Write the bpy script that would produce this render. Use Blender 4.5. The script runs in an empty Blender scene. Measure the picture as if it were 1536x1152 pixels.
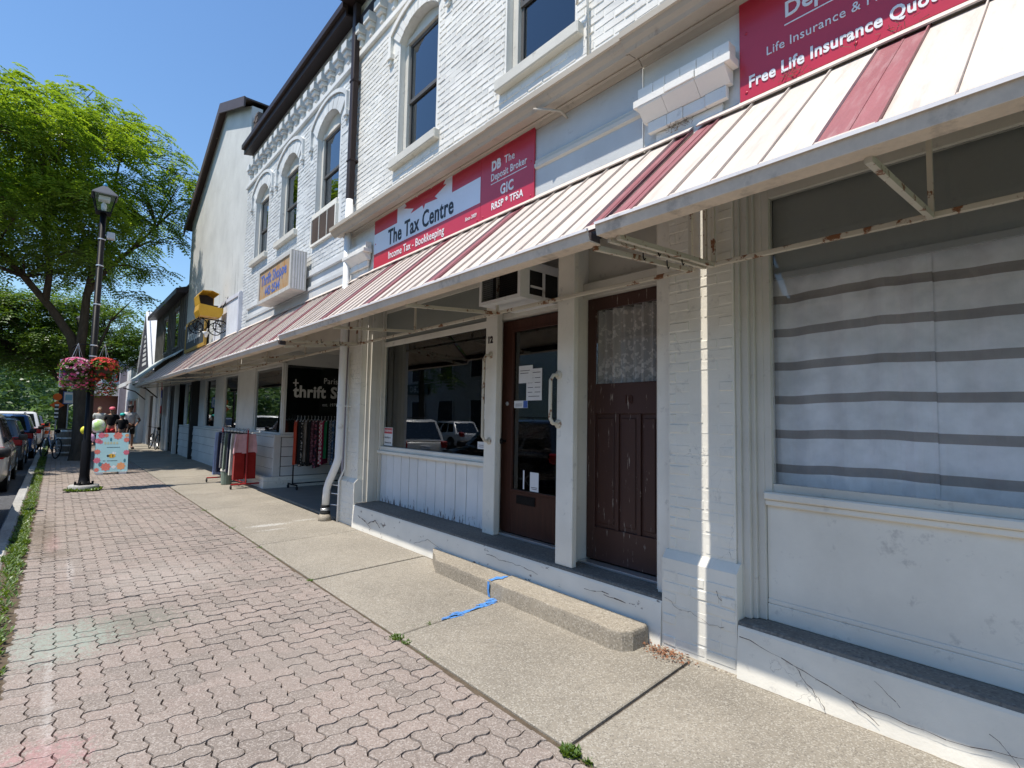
import bpy, bmesh, math, random
from mathutils import Vector, Matrix, geometry
R = math.radians
rnd = random.Random(7)
SC = bpy.context.scene
COL = SC.collection
# ------------------------------------------------------------ camera, sky, sun, exposure
EYE = 1.60
def _axes(yaw, pitch, roll):
    f = Vector((math.sin(yaw)*math.cos(pitch), math.cos(yaw)*math.cos(pitch), math.sin(pitch)))
    r = Vector((math.cos(yaw), -math.sin(yaw), 0)); u = r.cross(f)
    return r*math.cos(roll)+u*math.sin(roll), -r*math.sin(roll)+u*math.cos(roll), f
cr, cu, cf = _axes(R(40.877), R(3.896), R(1.029))
cd = bpy.data.cameras.new('camera'); cam = bpy.data.objects.new('camera', cd); COL.objects.link(cam)
cd.sensor_width = 36.0; cd.lens = 36.0*787.6/1536.0; cd.clip_start = 0.05; cd.clip_end = 3000
cam.matrix_world = Matrix(((cr.x, cu.x, -cf.x, 0), (cr.y, cu.y, -cf.y, 0), (cr.z, cu.z, -cf.z, EYE), (0, 0, 0, 1)))
SC.camera = cam
SUN_EL = 66.0
W = bpy.data.worlds.new('World'); SC.world = W; W.use_nodes = True
wn = W.node_tree.nodes; bg = wn['Background']
sky = wn.new('ShaderNodeTexSky'); sky.sky_type = 'NISHITA'; sky.sun_disc = False
sky.sun_elevation = R(SUN_EL); sky.sun_rotation = R(270); sky.altitude = 0; sky.air_density = 1.5; sky.dust_density = 0.0; sky.ozone_density = 10.0
W.node_tree.links.new(sky.outputs[0], bg.inputs[0]); bg.inputs[1].default_value = 0.13
sd = bpy.data.lights.new('sun', 'SUN'); sun = bpy.data.objects.new('sun', sd); COL.objects.link(sun)
sd.energy = 4.5; sd.angle = R(0.53); sd.color = (1.0, 0.94, 0.85)
sun.rotation_euler = Vector((math.cos(R(SUN_EL)), 0.0, -math.sin(R(SUN_EL)))).to_track_quat('-Z', 'Y').to_euler()
SC.view_settings.view_transform = 'Standard'; SC.view_settings.look = 'None'
SC.view_settings.exposure = 0.42; SC.view_settings.gamma = 1.0; SC.view_settings.use_curve_mapping = False
SC.render.engine = 'CYCLES'
SC.cycles.max_bounces = 8; SC.cycles.transparent_max_bounces = 12; SC.cycles.use_denoising = True
SC.cycles.sample_clamp_indirect = 6.0

# ------------------------------------------------------------ materials
class NT:
    def __init__(s, name):
        s.m = bpy.data.materials.new(name); s.m.use_nodes = True; s.t = s.m.node_tree; s.n = s.t.nodes
        s.b = s.n['Principled BSDF']; s.out = s.n['Material Output']
    def add(s, typ, **kw):
        n = s.n.new(typ)
        for k, v in kw.items():
            if k.startswith('i_'):
                key = k[2:]; key = int(key) if key.isdigit() else key.replace('_', ' ')
                n.inputs[key].default_value = v
            else: setattr(n, k, v)
        return n
    def link(s, a, b): s.t.links.new(a, b)
    def coord(s, kind='pos', scale=(1, 1, 1)):
        if kind == 'pos': o = s.add('ShaderNodeNewGeometry').outputs['Position']
        else: o = s.add('ShaderNodeTexCoord').outputs['Object']
        if tuple(scale) != (1, 1, 1):
            mp = s.add('ShaderNodeMapping'); mp.inputs['Scale'].default_value = scale; s.link(o, mp.inputs[0]); o = mp.outputs[0]
        return o
    def noise(s, co, scale, detail=4, rough=.55):
        n = s.add('ShaderNodeTexNoise'); n.inputs['Scale'].default_value = scale; n.inputs['Detail'].default_value = detail
        n.inputs['Roughness'].default_value = rough; s.link(co, n.inputs['Vector']); return n.outputs['Fac']
    def ramp(s, fac, stops):
        r = s.add('ShaderNodeValToRGB'); e = r.color_ramp.elements
        while len(e) < len(stops): e.new(.5)
        for k, (p, c) in enumerate(stops):
            e[k].position = p; e[k].color = (*c, 1) if isinstance(c, tuple) else (c, c, c, 1)
        s.link(fac, r.inputs[0]); return r.outputs[0]
    def mix(s, fac, a, b, mode='MIX'):
        n = s.add('ShaderNodeMix', data_type='RGBA', blend_type=mode)
        for k, v in ((0, fac), (6, a), (7, b)):
            if isinstance(v, (int, float)): n.inputs[k].default_value = v
            elif isinstance(v, tuple): n.inputs[k].default_value = (*v, 1)
            else: s.link(v, n.inputs[k])
        return n.outputs[2]
    def math(s, op, a, b=0.0, clamp=False):
        n = s.add('ShaderNodeMath', operation=op, use_clamp=clamp)
        for k, v in ((0, a), (1, b)):
            if isinstance(v, (int, float)): n.inputs[k].default_value = v
            else: s.link(v, n.inputs[k])
        return n.outputs[0]
    def col(s, c):
        if isinstance(c, tuple): s.b.inputs['Base Color'].default_value = (*c, 1)
        else: s.link(c, s.b.inputs['Base Color'])
    def bump(s, h, strength=.3, dist=.01):
        b = s.add('ShaderNodeBump'); b.inputs['Strength'].default_value = strength; b.inputs['Distance'].default_value = dist
        s.link(h, b.inputs['Height']); s.link(b.outputs[0], s.b.inputs['Normal'])
    def rand(s):
        a = s.add('ShaderNodeObjectInfo').outputs['Random']; g = s.add('ShaderNodeNewGeometry').outputs['Random Per Island']
        return s.math('FRACT', s.math('ADD', a, g))

def mat(name, c, rough=.6, var=.12, scale=3.0, fine=45.0, bump=.15, metal=0.0, dirt=None, dirt_at=(.55, .75), rnd_var=0.0, spec=.4, stretch=(1, 1, 1), coat=0.0, dist=.004, dent=0.0):
    t = NT(name); co = t.coord('pos', stretch)
    n1 = t.noise(co, scale, 5); n2 = t.noise(co, fine, 3)
    f = t.math('ADD', t.math('MULTIPLY', n1, .65), t.math('MULTIPLY', n2, .35))
    lo = tuple(max(0, x*(1-var)) for x in c); hi = tuple(min(1, x*(1+var)) for x in c)
    o = t.ramp(f, [(.3, lo), (.7, hi)])
    if rnd_var:
        r = t.ramp(t.rand(), [(0, 1-rnd_var), (1, 1+rnd_var*.3)]); o = t.mix(1.0, o, r, 'MULTIPLY')
    if dirt:
        d = t.ramp(t.noise(co, scale*1.7, 7, .65), [(dirt_at[0], 0.0), (dirt_at[1], 1.0)]); o = t.mix(d, o, dirt)
    t.col(o); t.b.inputs['Roughness'].default_value = rough; t.b.inputs['Metallic'].default_value = metal
    t.b.inputs['Specular IOR Level'].default_value = spec
    if coat: t.b.inputs['Coat Weight'].default_value = coat; t.b.inputs['Coat Roughness'].default_value = .06
    if dent: t.bump(t.math('ADD', t.math('MULTIPLY', t.noise(t.coord('pos'), 5.5, 2), dent), t.math('MULTIPLY', n2, .04)), .5, .03)
    elif bump: t.bump(n2, bump, dist)
    return t.m

def chip_paint(name, c, under, amount=.62, scale=(1, 1, 1), nscale=9.0, low=None, rough=.55):
    """paint with chips and scratches showing what lies under it; low=(z0,z1): more chips near the foot of the board"""
    t = NT(name); co = t.coord('pos', scale)
    n1 = t.noise(co, nscale, 8, .68); n0 = t.noise(t.coord('pos'), 2.2, 4)
    v = n1
    if low:
        z = t.add('ShaderNodeSeparateXYZ'); t.link(t.coord('pos'), z.inputs[0])
        mr = t.add('ShaderNodeMapRange'); t.link(z.outputs[2], mr.inputs[0])
        mr.inputs[1].default_value = low[0]; mr.inputs[2].default_value = low[1]; mr.inputs[3].default_value = .30; mr.inputs[4].default_value = 0.0
        v = t.math('ADD', n1, mr.outputs[0])
    mask = t.ramp(v, [(amount, 0.0), (amount+.03, 1.0)])
    base = t.ramp(n0, [(.3, tuple(x*.9 for x in c)), (.7, tuple(min(1, x*1.05) for x in c))])
    t.col(t.mix(mask, base, under)); t.b.inputs['Roughness'].default_value = rough
    inv = t.math('SUBTRACT', 1.0, mask); t.bump(t.math('ADD', inv, t.math('MULTIPLY', n1, .3)), .5, .002)
    return t.m

def wall_paint(name, c, crack=0.0, dirt=(.33, .31, .28), rnd_var=.05, streak=False):
    t = NT(name); co = t.coord('pos')
    n1 = t.noise(co, 1.3, 6, .6); n2 = t.noise(co, 60, 3); n3 = t.noise(co, 8, 6, .7)
    o = t.ramp(n1, [(.3, tuple(x*.86 for x in c)), (.65, tuple(min(1, x*1.05) for x in c))])
    if rnd_var: o = t.mix(1.0, o, t.ramp(t.rand(), [(0, 1-rnd_var*2), (1, 1.0)]), 'MULTIPLY')
    o = t.mix(t.ramp(n3, [(.60, 0.0), (.72, .55)]), o, dirt)
    if streak:
        s = t.noise(t.coord('pos', (1, 7, .35)), 1.6, 6, .7)
        zz = t.add('ShaderNodeSeparateXYZ'); t.link(co, zz.inputs[0])
        mr = t.add('ShaderNodeMapRange'); t.link(zz.outputs[2], mr.inputs[0]); mr.inputs[1].default_value = 8.0; mr.inputs[2].default_value = 4.5
        mr.inputs[3].default_value = -.12; mr.inputs[4].default_value = .06
        o = t.mix(t.ramp(t.math('ADD', s, mr.outputs[0]), [(.62, 0.0), (.68, .8)]), o, (.16, .15, .14))
    h = t.math('ADD', n2, t.math('MULTIPLY', n3, 1.5))
    if crack:
        v = t.add('ShaderNodeTexVoronoi', feature='DISTANCE_TO_EDGE'); v.inputs['Scale'].default_value = 2.1
        wv = t.add('ShaderNodeVectorMath', operation='ADD'); t.link(co, wv.inputs[0])
        nn = t.add('ShaderNodeTexNoise'); nn.inputs['Scale'].default_value = 3; nn.inputs['Detail'].default_value = 6; t.link(co, nn.inputs['Vector'])
        t.link(nn.outputs['Color'], wv.inputs[1]); t.link(wv.outputs[0], v.inputs['Vector'])
        line = t.ramp(v.outputs['Distance'], [(0, 1.0), (.006, 0.0)])
        m = t.math('MULTIPLY', line, t.ramp(n1, [(.50, 0.0), (.58, 1.0)])); m = t.math('MULTIPLY', m, crack)
        o = t.mix(m, o, (.12, .11, .10)); h = t.math('SUBTRACT', h, t.math('MULTIPLY', m, 2.0))
    t.col(o); t.b.inputs['Roughness'].default_value = .62; t.bump(h, .3, .004)
    return t.m

def aggregate(name, c, stone, dark, scale=170, pink=None, rnd_var=.1, stains=()):
    """worn concrete with its aggregate showing; stains = (x, y, rx, ry, colour, strength) real marks lying on the ground"""
    t = NT(name); co = t.coord('pos')
    v = t.add('ShaderNodeTexVoronoi'); v.inputs['Scale'].default_value = scale*.55; t.link(co, v.inputs['Vector'])
    vs = t.add('ShaderNodeSeparateColor'); t.link(v.outputs['Color'], vs.inputs[0])
    n1 = t.noise(co, .9, 6, .62); n2 = t.noise(co, scale, 2, .6); n3 = t.noise(co, 14, 5, .65)
    o = t.ramp(n1, [(.30, tuple(x*.76 for x in c)), (.66, tuple(min(1, x*1.14) for x in c))])
    if pink: o = t.mix(t.ramp(t.rand(), [(.1, 0.0), (.9, 1.0)]), o, t.mix(.62, o, pink))
    if rnd_var: o = t.mix(1.0, o, t.ramp(t.rand(), [(0, 1-rnd_var), (1, 1+rnd_var)]), 'MULTIPLY')
    o = t.mix(t.ramp(vs.outputs[0], [(.72, 0.0), (.80, .5)]), o, stone)
    o = t.mix(t.ramp(vs.outputs[1], [(.83, 0.0), (.88, .5)]), o, dark)
    o = t.mix(t.ramp(n3, [(.56, 0.0), (.78, .55)]), o, tuple(x*.5 for x in c))
    if stains:
        xyz = t.add('ShaderNodeSeparateXYZ'); t.link(co, xyz.inputs[0])
        for (sx, sy, rx, ry, sc, st) in stains:
            dx = t.math('DIVIDE', t.math('SUBTRACT', xyz.outputs[0], sx), rx); dy = t.math('DIVIDE', t.math('SUBTRACT', xyz.outputs[1], sy), ry)
            d = t.math('ADD', t.math('MULTIPLY', dx, dx), t.math('MULTIPLY', dy, dy))
            d = t.math('ADD', d, t.math('MULTIPLY', t.math('SUBTRACT', t.noise(co, 22, 9, .85), .47), 7.5))
            o = t.mix(t.ramp(d, [(.2, st), (1.0, 0.0)]), o, sc)
    t.col(o); t.b.inputs['Roughness'].default_value = .85; t.b.inputs['Specular IOR Level'].default_value = .25
    t.bump(t.math('ADD', n2, t.math('MULTIPLY', v.outputs['Distance'], 1.0)), .35, .003)
    return t.m

def glass(name, tint=(.75, .8, .8), base=.04, power=1.6, wav=.02):
    t = NT(name); t.n.remove(t.b)
    gl = t.add('ShaderNodeBsdfGlossy'); gl.inputs['Roughness'].default_value = .015; gl.inputs['Color'].default_value = (.95, .97, 1, 1)
    tr = t.add('ShaderNodeBsdfTransparent'); tr.inputs['Color'].default_value = (*tint, 1)
    fr = t.add('ShaderNodeFresnel'); fr.inputs['IOR'].default_value = 1.5
    f = t.math('ADD', t.math('MULTIPLY', fr.outputs[0], power), base, True)
    mx = t.add('ShaderNodeMixShader'); t.link(f, mx.inputs[0]); t.link(tr.outputs[0], mx.inputs[1]); t.link(gl.outputs[0], mx.inputs[2])
    if wav:
        b = t.add('ShaderNodeBump'); b.inputs['Strength'].default_value = wav; b.inputs['Distance'].default_value = .05
        t.link(t.noise(t.coord('pos'), 1.6, 1), b.inputs['Height']); t.link(b.outputs[0], gl.inputs['Normal'])
    t.link(mx.outputs[0], t.out.inputs[0]); return t.m

def leaf(name, c1, c2, trans=.45):
    t = NT(name); t.n.remove(t.b)
    g = t.add('ShaderNodeNewGeometry').outputs['Random Per Island']
    n = t.noise(t.coord('pos'), .7, 3)
    c = t.ramp(t.math('ADD', t.math('MULTIPLY', g, .6), t.math('MULTIPLY', n, .4)), [(.2, c1), (.8, c2)])
    d = t.add('ShaderNodeBsdfDiffuse'); tl = t.add('ShaderNodeBsdfTranslucent'); gl = t.add('ShaderNodeBsdfGlossy'); gl.inputs['Roughness'].default_value = .45
    t.link(c, d.inputs[0]); t.link(t.mix(1.0, c, (1.5, 1.35, .55), 'MULTIPLY'), tl.inputs[0])
    mx = t.add('ShaderNodeMixShader'); mx.inputs[0].default_value = trans; t.link(d.outputs[0], mx.inputs[1]); t.link(tl.outputs[0], mx.inputs[2])
    m2 = t.add('ShaderNodeMixShader'); m2.inputs[0].default_value = .05; t.link(mx.outputs[0], m2.inputs[1]); t.link(gl.outputs[0], m2.inputs[2])
    t.link(m2.outputs[0], t.out.inputs[0]); return t.m

def cloth(name, c, c2=None, scale=30, kind=None, var=.15):
    t = NT(name); co = t.coord('pos')
    o = t.ramp(t.noise(co, 6, 4), [(.3, tuple(x*(1-var) for x in c)), (.7, tuple(min(1, x*(1+var)) for x in c))])
    if c2:
        if kind == 'check': v = t.add('ShaderNodeTexChecker'); v.inputs['Scale'].default_value = scale; t.link(co, v.inputs[0]); f = v.outputs['Fac']
        else: f = t.ramp(t.noise(co, scale, 1), [(.54, 0.0), (.56, 1.0)])
        o = t.mix(f, o, c2)
    t.col(o); t.b.inputs['Roughness'].default_value = .9; t.b.inputs['Specular IOR Level'].default_value = .15
    t.b.inputs['Sheen Weight'].default_value = .1
    t.bump(t.noise(co, 300, 2), .2, .002); return t.m

# ------------------------------------------------------------ geometry helpers
class B:
    """collects shapes into ONE mesh object"""
    def __init__(s): s.v = []; s.f = []; s.smooth = False
    def poly(s, pts, flip=False):
        n = len(s.v); s.v += [tuple(p) for p in pts]; idx = list(range(n, n+len(pts))); s.f.append(idx[::-1] if flip else idx); return s
    def box(s, x0, x1, y0, y1, z0, z1, c=0.0):
        n = len(s.v)
        if c <= 0:
            s.v += [(x, y, z) for x in (x0, x1) for y in (y0, y1) for z in (z0, z1)]
            s.f += [[n+a for a in q] for q in ((0, 1, 3, 2), (4, 6, 7, 5), (0, 4, 5, 1), (2, 3, 7, 6), (0, 2, 6, 4), (1, 5, 7, 3))]
            return s
        c = min(c, (x1-x0)*.45, (y1-y0)*.45, (z1-z0)*.45)
        pts = []
        for x, sx in ((x0, 1), (x1, -1)):
            for y, sy in ((y0, 1), (y1, -1)):
                for z, sz in ((z0, 1), (z1, -1)):
                    pts += [(x+sx*c, y+sy*c, z), (x+sx*c, y, z+sz*c), (x, y+sy*c, z+sz*c)]
        s.v += pts; i = lambda a, b, d, k: n+(a*4+b*2+d)*3+k
        for d in (0, 1): q = [i(0, 0, d, 0), i(1, 0, d, 0), i(1, 1, d, 0), i(0, 1, d, 0)]; s.f.append(q if d else q[::-1])
        for b in (0, 1): q = [i(0, b, 0, 1), i(1, b, 0, 1), i(1, b, 1, 1), i(0, b, 1, 1)]; s.f.append(q[::-1] if b else q)
        for a in (0, 1): q = [i(a, 0, 0, 2), i(a, 1, 0, 2), i(a, 1, 1, 2), i(a, 0, 1, 2)]; s.f.append(q if a else q[::-1])
        for a in (0, 1):
            for b in (0, 1): s.f.append([i(a, b, 0, 1), i(a, b, 0, 2), i(a, b, 1, 2), i(a, b, 1, 1)])
        for a in (0, 1):
            for d in (0, 1): s.f.append([i(a, 0, d, 0), i(a, 0, d, 2), i(a, 1, d, 2), i(a, 1, d, 0)])
        for b in (0, 1):
            for d in (0, 1): s.f.append([i(0, b, d, 0), i(0, b, d, 1), i(1, b, d, 1), i(1, b, d, 0)])
        for a in (0, 1):
            for b in (0, 1):
                for d in (0, 1): s.f.append([i(a, b, d, 0), i(a, b, d, 1), i(a, b, d, 2)])
        return s
    def prism(s, pts, axis, a, b):
        """pts 2D outline swept along axis from a to b; axis x: pts=(y,z), y: (x,z), z: (x,y)"""
        mk = {'x': lambda p, t: (t, p[0], p[1]), 'y': lambda p, t: (p[0], t, p[1]), 'z': lambda p, t: (p[0], p[1], t)}[axis]
        n = len(s.v); k = len(pts); s.v += [mk(p, a) for p in pts]+[mk(p, b) for p in pts]
        s.f += [list(range(n, n+k)), list(range(n+2*k-1, n+k-1, -1))]
        s.f += [[n+i, n+k+i, n+k+(i+1) % k, n+(i+1) % k] for i in range(k)]
        return s
    def tube(s, pts, r, n=8, cap=True):
        P = [Vector(p) for p in pts]; rs = r if isinstance(r, (list, tuple)) else [r]*len(P)
        base = len(s.v); up = None
        for i, p in enumerate(P):
            d = (P[min(i+1, len(P)-1)]-P[max(i-1, 0)]).normalized()
            if up is None: up = Vector((0, 0, 1)) if abs(d.z) < .9 else Vector((1, 0, 0))
            a = d.cross(up)
            if a.length < 1e-5: a = d.cross(Vector((0, 1, 0)))
            a.normalize(); bb = a.cross(d).normalized(); up = bb
            for k in range(n):
                t = 2*math.pi*k/n; s.v.append(tuple(p+(a*math.cos(t)+bb*math.sin(t))*rs[i]))
        for i in range(len(P)-1):
            for k in range(n):
                s.f.append([base+i*n+k, base+i*n+(k+1) % n, base+(i+1)*n+(k+1) % n, base+(i+1)*n+k])
        if cap: s.f += [[base+k for k in range(n)][::-1], [base+(len(P)-1)*n+k for k in range(n)]]
        return s
    def lathe(s, prof, c, n=16, axis='z'):
        base = len(s.v)
        for (r, h) in prof:
            for k in range(n):
                t = 2*math.pi*k/n; a, b = r*math.cos(t), r*math.sin(t)
                s.v.append((c[0]+a, c[1]+b, c[2]+h) if axis == 'z' else (c[0]+h, c[1]+a, c[2]+b) if axis == 'x' else (c[0]+a, c[1]+h, c[2]+b))
        for i in range(len(prof)-1):
            for k in range(n): s.f.append([base+i*n+k, base+i*n+(k+1) % n, base+(i+1)*n+(k+1) % n, base+(i+1)*n+k])
        s.f += [[base+k for k in range(n)][::-1], [base+(len(prof)-1)*n+k for k in range(n)]]
        return s
    def ball(s, c, r, n=12, m=8, sc=(1, 1, 1)):
        base = len(s.v)
        for i in range(m+1):
            t = math.pi*i/m
            for k in range(n):
                p = 2*math.pi*k/n; s.v.append((c[0]+r*sc[0]*math.sin(t)*math.cos(p), c[1]+r*sc[1]*math.sin(t)*math.sin(p), c[2]+r*sc[2]*math.cos(t)))
        for i in range(m):
            for k in range(n): s.f.append([base+i*n+k, base+(i+1)*n+k, base+(i+1)*n+(k+1) % n, base+i*n+(k+1) % n])
        return s
    def mesh(s, name, off=(0, 0, 0), fix=True):
        me = bpy.data.meshes.new(name)
        me.from_pydata([(v[0]-off[0], v[1]-off[1], v[2]-off[2]) for v in s.v], [], s.f)
        if fix:
            bm = bmesh.new(); bm.from_mesh(me); bmesh.ops.recalc_face_normals(bm, faces=bm.faces); bm.to_mesh(me); bm.free()
        if s.smooth:
            for p in me.polygons: p.use_smooth = True
        return me
    def build(s, name, m, parent=None, fix=True, kind=None, label=None):
        off = wloc(parent) if parent else Vector((0, 0, 0))
        me = s.mesh(name, off, fix); me.materials.append(m)
        o = bpy.data.objects.new(name, me); COL.objects.link(o)
        if parent: o.parent = parent
        if kind: o['kind'] = kind
        if label: o['label'] = label
        return o
def wloc(o):
    v = Vector((0, 0, 0))
    while o: v += o.location; o = o.parent
    return v
def sm(b): b.smooth = True; return b
def thing(name, label, cat, loc=(0, 0, 0), group=None):
    o = bpy.data.objects.new(name, None); COL.objects.link(o); o.location = loc; o.empty_display_size = .1
    o['label'] = label; o['category'] = cat
    if group: o['group'] = group
    return o
def tag(o, label, cat, group=None):
    o['label'] = label; o['category'] = cat
    if group: o['group'] = group
    return o
def struct(o): o['kind'] = 'structure'; return o
def copy_tree(o, parent=None):
    c = o.copy(); COL.objects.link(c)
    if parent: c.parent = parent
    for ch in list(o.children): copy_tree(ch, c)
    return c
def inst(me, name, parent, loc, rot=(0, 0, 0), scale=(1, 1, 1)):
    o = bpy.data.objects.new(name, me); COL.objects.link(o); o.parent = parent
    o.location = Vector(loc)-wloc(parent); o.rotation_euler = rot; o.scale = scale
    return o
FACE = {'-x': Matrix(((0, 0, -1), (-1, 0, 0), (0, 1, 0))), '-y': Matrix(((1, 0, 0), (0, 0, -1), (0, 1, 0)))}
def text(body, size, m, parent, pos, face='-x', sx=1.0, align='LEFT', bold=0.0, depth=.002, shear=0.0, name='lettering', rot=0.0):
    cu_ = bpy.data.curves.new(name, 'FONT'); cu_.body = body; cu_.size = size; cu_.extrude = depth; cu_.align_x = align; cu_.offset = bold; cu_.shear = shear; cu_.space_character = 1.06
    cu_.resolution_u = 3
    o = bpy.data.objects.new(name, cu_); COL.objects.link(o)
    me = bpy.data.meshes.new_from_object(o.evaluated_get(bpy.context.evaluated_depsgraph_get())); COL.objects.unlink(o); bpy.data.objects.remove(o)
    me.name = name; me.transform(Matrix.Scale(sx, 4, (1, 0, 0))); me.transform(Matrix.Rotation(rot, 4, 'Z')); me.transform(FACE[face].to_4x4()); me.materials.clear(); me.materials.append(m)
    o = bpy.data.objects.new(name, me); COL.objects.link(o); o.parent = parent; o.location = Vector(pos)-(wloc(parent) if parent else Vector())
    return o
def holed(outer, holes, X, b, depth=.0):
    """flat wall in the plane x=X with openings; outlines are (y,z); depth > 0 adds the reveals"""
    loops = [[Vector((p[0], p[1], 0)) for p in lp] for lp in [outer]+holes]
    tri = geometry.tessellate_polygon(loops); flat = [p for lp in loops for p in lp]; n = len(b.v)
    b.v += [(X, p.x, p.y) for p in flat]; b.f += [[n+i for i in t] for t in tri]
    if depth:
        for lp in holes:
            k = len(lp); n = len(b.v); b.v += [(X, p[0], p[1]) for p in lp]+[(X+depth, p[0], p[1]) for p in lp]
            b.f += [[n+i, n+(i+1) % k, n+k+(i+1) % k, n+k+i] for i in range(k)]
def arch(y0, y1, z0, z1, rise, n=10):
    """opening with a segmental head: spring line z1, crown z1+rise"""
    w = (y1-y0)/2; r = (w*w+rise*rise)/(2*rise); c = (y0+y1)/2; a0 = math.asin(min(1, w/r)); pts = [(y0, z0), (y1, z0)]
    for i in range(n+1):
        a = a0-2*a0*i/n; pts.append((c+r*math.sin(a), z1+rise-r+r*math.cos(a)))
    return pts
def arc_z(y, y0, y1, z1, rise):
    w = (y1-y0)/2; r = (w*w+rise*rise)/(2*rise); d = y-(y0+y1)/2
    return z1+rise-r+math.sqrt(max(0, r*r-d*d))
# ------------------------------------------------------------ materials in use
M = {}
M['brickpaint'] = wall_paint('white_painted_brick', (.83, .80, .735), 0, (.40, .37, .33), .05)
M['oldwall'] = wall_paint('white_painted_render', (.80, .765, .675), .9, (.40, .38, .35), 0)
M['trim'] = wall_paint('cream_trim_paint', (.63, .60, .53), 0, (.28, .25, .21), 0)
M['white'] = wall_paint('white_trim_paint', (.80, .765, .68), 0, (.38, .36, .33), 0)
M['cornice'] = wall_paint('weathered_cornice_paint', (.47, .415, .335), 0, (.20, .17, .14), .05)
M['frieze'] = wall_paint('pale_grey_board_paint', (.60, .61, .60), 0, (.36, .35, .33), .04)
M['plank'] = chip_paint('peeling_white_board_paint', (.74, .75, .75), (.22, .19, .18), .80, (1, 5, 1.0), 7.0, (.345, .66))
M['ledge'] = aggregate('dark_sill_concrete', (.17, .165, .15), (.26, .25, .23), (.08, .08, .08), 150)
M['chipwall'] = chip_paint('chipped_plinth_paint', (.79, .765, .69), (.22, .19, .17), .625, (1, 1, 2.2), 6.0)
M['slab'] = aggregate('exposed_aggregate_concrete', (.275, .245, .197), (.47, .44, .38), (.115, .10, .085), 250, None, .05,
                      [(2.45, 8.2, .35, .10, (.66, .65, .62), .5), (3.0, 8.3, .25, .05, (.66, .65, .62), .4), (2.4, 7.85, .25, .05, (.62, .61, .58), .35)])
M['bed'] = aggregate('mortar_bed', (.12, .10, .08), (.3, .28, .24), (.1, .09, .08), 130)
M['paver'] = aggregate('pink_grey_concrete_paver', (.262, .220, .188), (.47, .42, .375), (.125, .105, .09), 290, (.27, .212, .182), .10,
                       [(.42, 5.0, .62, .42, (.19, .185, .15), .9), (.1, 4.9, .4, .5, (.31, .345, .29), .75), (.02, 3.3, .25, .25, (.44, .22, .22), .5), (.05, 8.6, .10, .9, (.45, .22, .22), .35),
                        (.06, 4.0, .03, .8, (.58, .55, .51), .3), (.2, 7.0, .04, .7, (.60, .57, .53), .3), (.75, 4.4, .12, .35, (.24, .20, .16), .4), (-.04, 9.2, .16, 1.8, (.15, .12, .09), .8), (.08, 7.9, .22, .35, (.16, .13, .10), .7), (.35, 8.6, .45, .06, (.14, .12, .10), .5), (1.2, 3.6, .5, .5, (.26, .22, .19), .35), (.9, 6.2, .7, .8, (.40, .36, .32), .3)])
M['fillet'] = aggregate('worn_mortar', (.30, .26, .20), (.45, .41, .34), (.10, .08, .07), 150)
M['step'] = aggregate('step_concrete', (.315, .275, .215), (.50, .45, .375), (.135, .115, .09), 200)
M['asphalt'] = aggregate('asphalt', (.085, .085, .088), (.15, .15, .15), (.04, .04, .04), 120, None, 0)
M['gutter'] = aggregate('kerb_concrete', (.38, .37, .34), (.5, .48, .45), (.2, .19, .18), 120)
M['soil'] = mat('bare_soil', (.11, .085, .06), .95, .35, 6, 60, .6, spec=.1)
M['lawn'] = mat('far_grass', (.07, .12, .03), .95, .3, .4, 12, .3, spec=.1)
M['cream'] = mat('cream_awning_metal', (.61, .53, .465), .6, .08, 2, 30, .08, dirt=(.40, .33, .275), dirt_at=(.54, .80), rnd_var=.12, stretch=(.6, 5, .6), dent=.5)
M['red'] = mat('faded_red_awning_metal', (.30, .105, .115), .5, .14, 3, 40, .08, dirt=(.38, .21, .21), dirt_at=(.5, .75), rnd_var=.1, stretch=(.6, 5, .6), dent=.5)
M['gutterw'] = mat('dull_white_gutter_metal', (.74, .71, .70), .4, .08, 3, 40, .05, dirt=(.35, .31, .29), dirt_at=(.57, .78))
M['rust'] = chip_paint('rusty_cream_frame_paint', (.60, .55, .45), (.22, .09, .035), .565, (1, 1, 1), 11.0)
M['darkgap'] = mat('dark_gap_and_crack', (.06, .045, .045), .6, .1)  # near-black standing for the shaded gap over the gutter; wall cracks share it
M['brown'] = mat('dark_brown_metal', (.034, .022, .02), .5, .15, spec=.25)
M['pipe'] = mat('white_downspout_metal', (.78, .78, .77), .35, .05, 3, 40, .05, dirt=(.42, .38, .33), dirt_at=(.6, .8))
M['glass'] = glass('shop_glass', power=1.15); M['glassd'] = glass('upper_window_glass', (.30, .34, .36), .05); M['glassc'] = glass('curtain_window_glass', (1.0, 1.0, 1.0), .0, .6, .01)
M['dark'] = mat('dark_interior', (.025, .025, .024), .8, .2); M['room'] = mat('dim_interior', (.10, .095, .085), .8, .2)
M['wood'] = mat('dark_brown_door_wood', (.058, .021, .013), .5, .3, 4, 30, .12, stretch=(1, 8, .8), spec=.25)
M['woodold'] = chip_paint('peeling_brown_door_paint', (.056, .021, .014), (.34, .28, .23), .625, (1, 9, .9), 4.5)
M['bark0'] = mat('dry_twig', (.20, .15, .10), .9, .3, bump=0); M['black'] = mat('black_painted_metal', (.009, .009, .010), .4, .2, spec=.08); M['rubber'] = mat('black_rubber', (.018, .018, .018), .8)
M['alu'] = mat('aluminium_strip', (.6, .61, .62), .35, .08, metal=.8)
M['signred'] = mat('sign_crimson', (.50, .028, .055), .28, .06, 3, 40, .02, spec=.5); M['signwhite'] = mat('sign_pale_white', (.74, .77, .84), .28, .04, 3, 40, .02, spec=.5)
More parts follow.
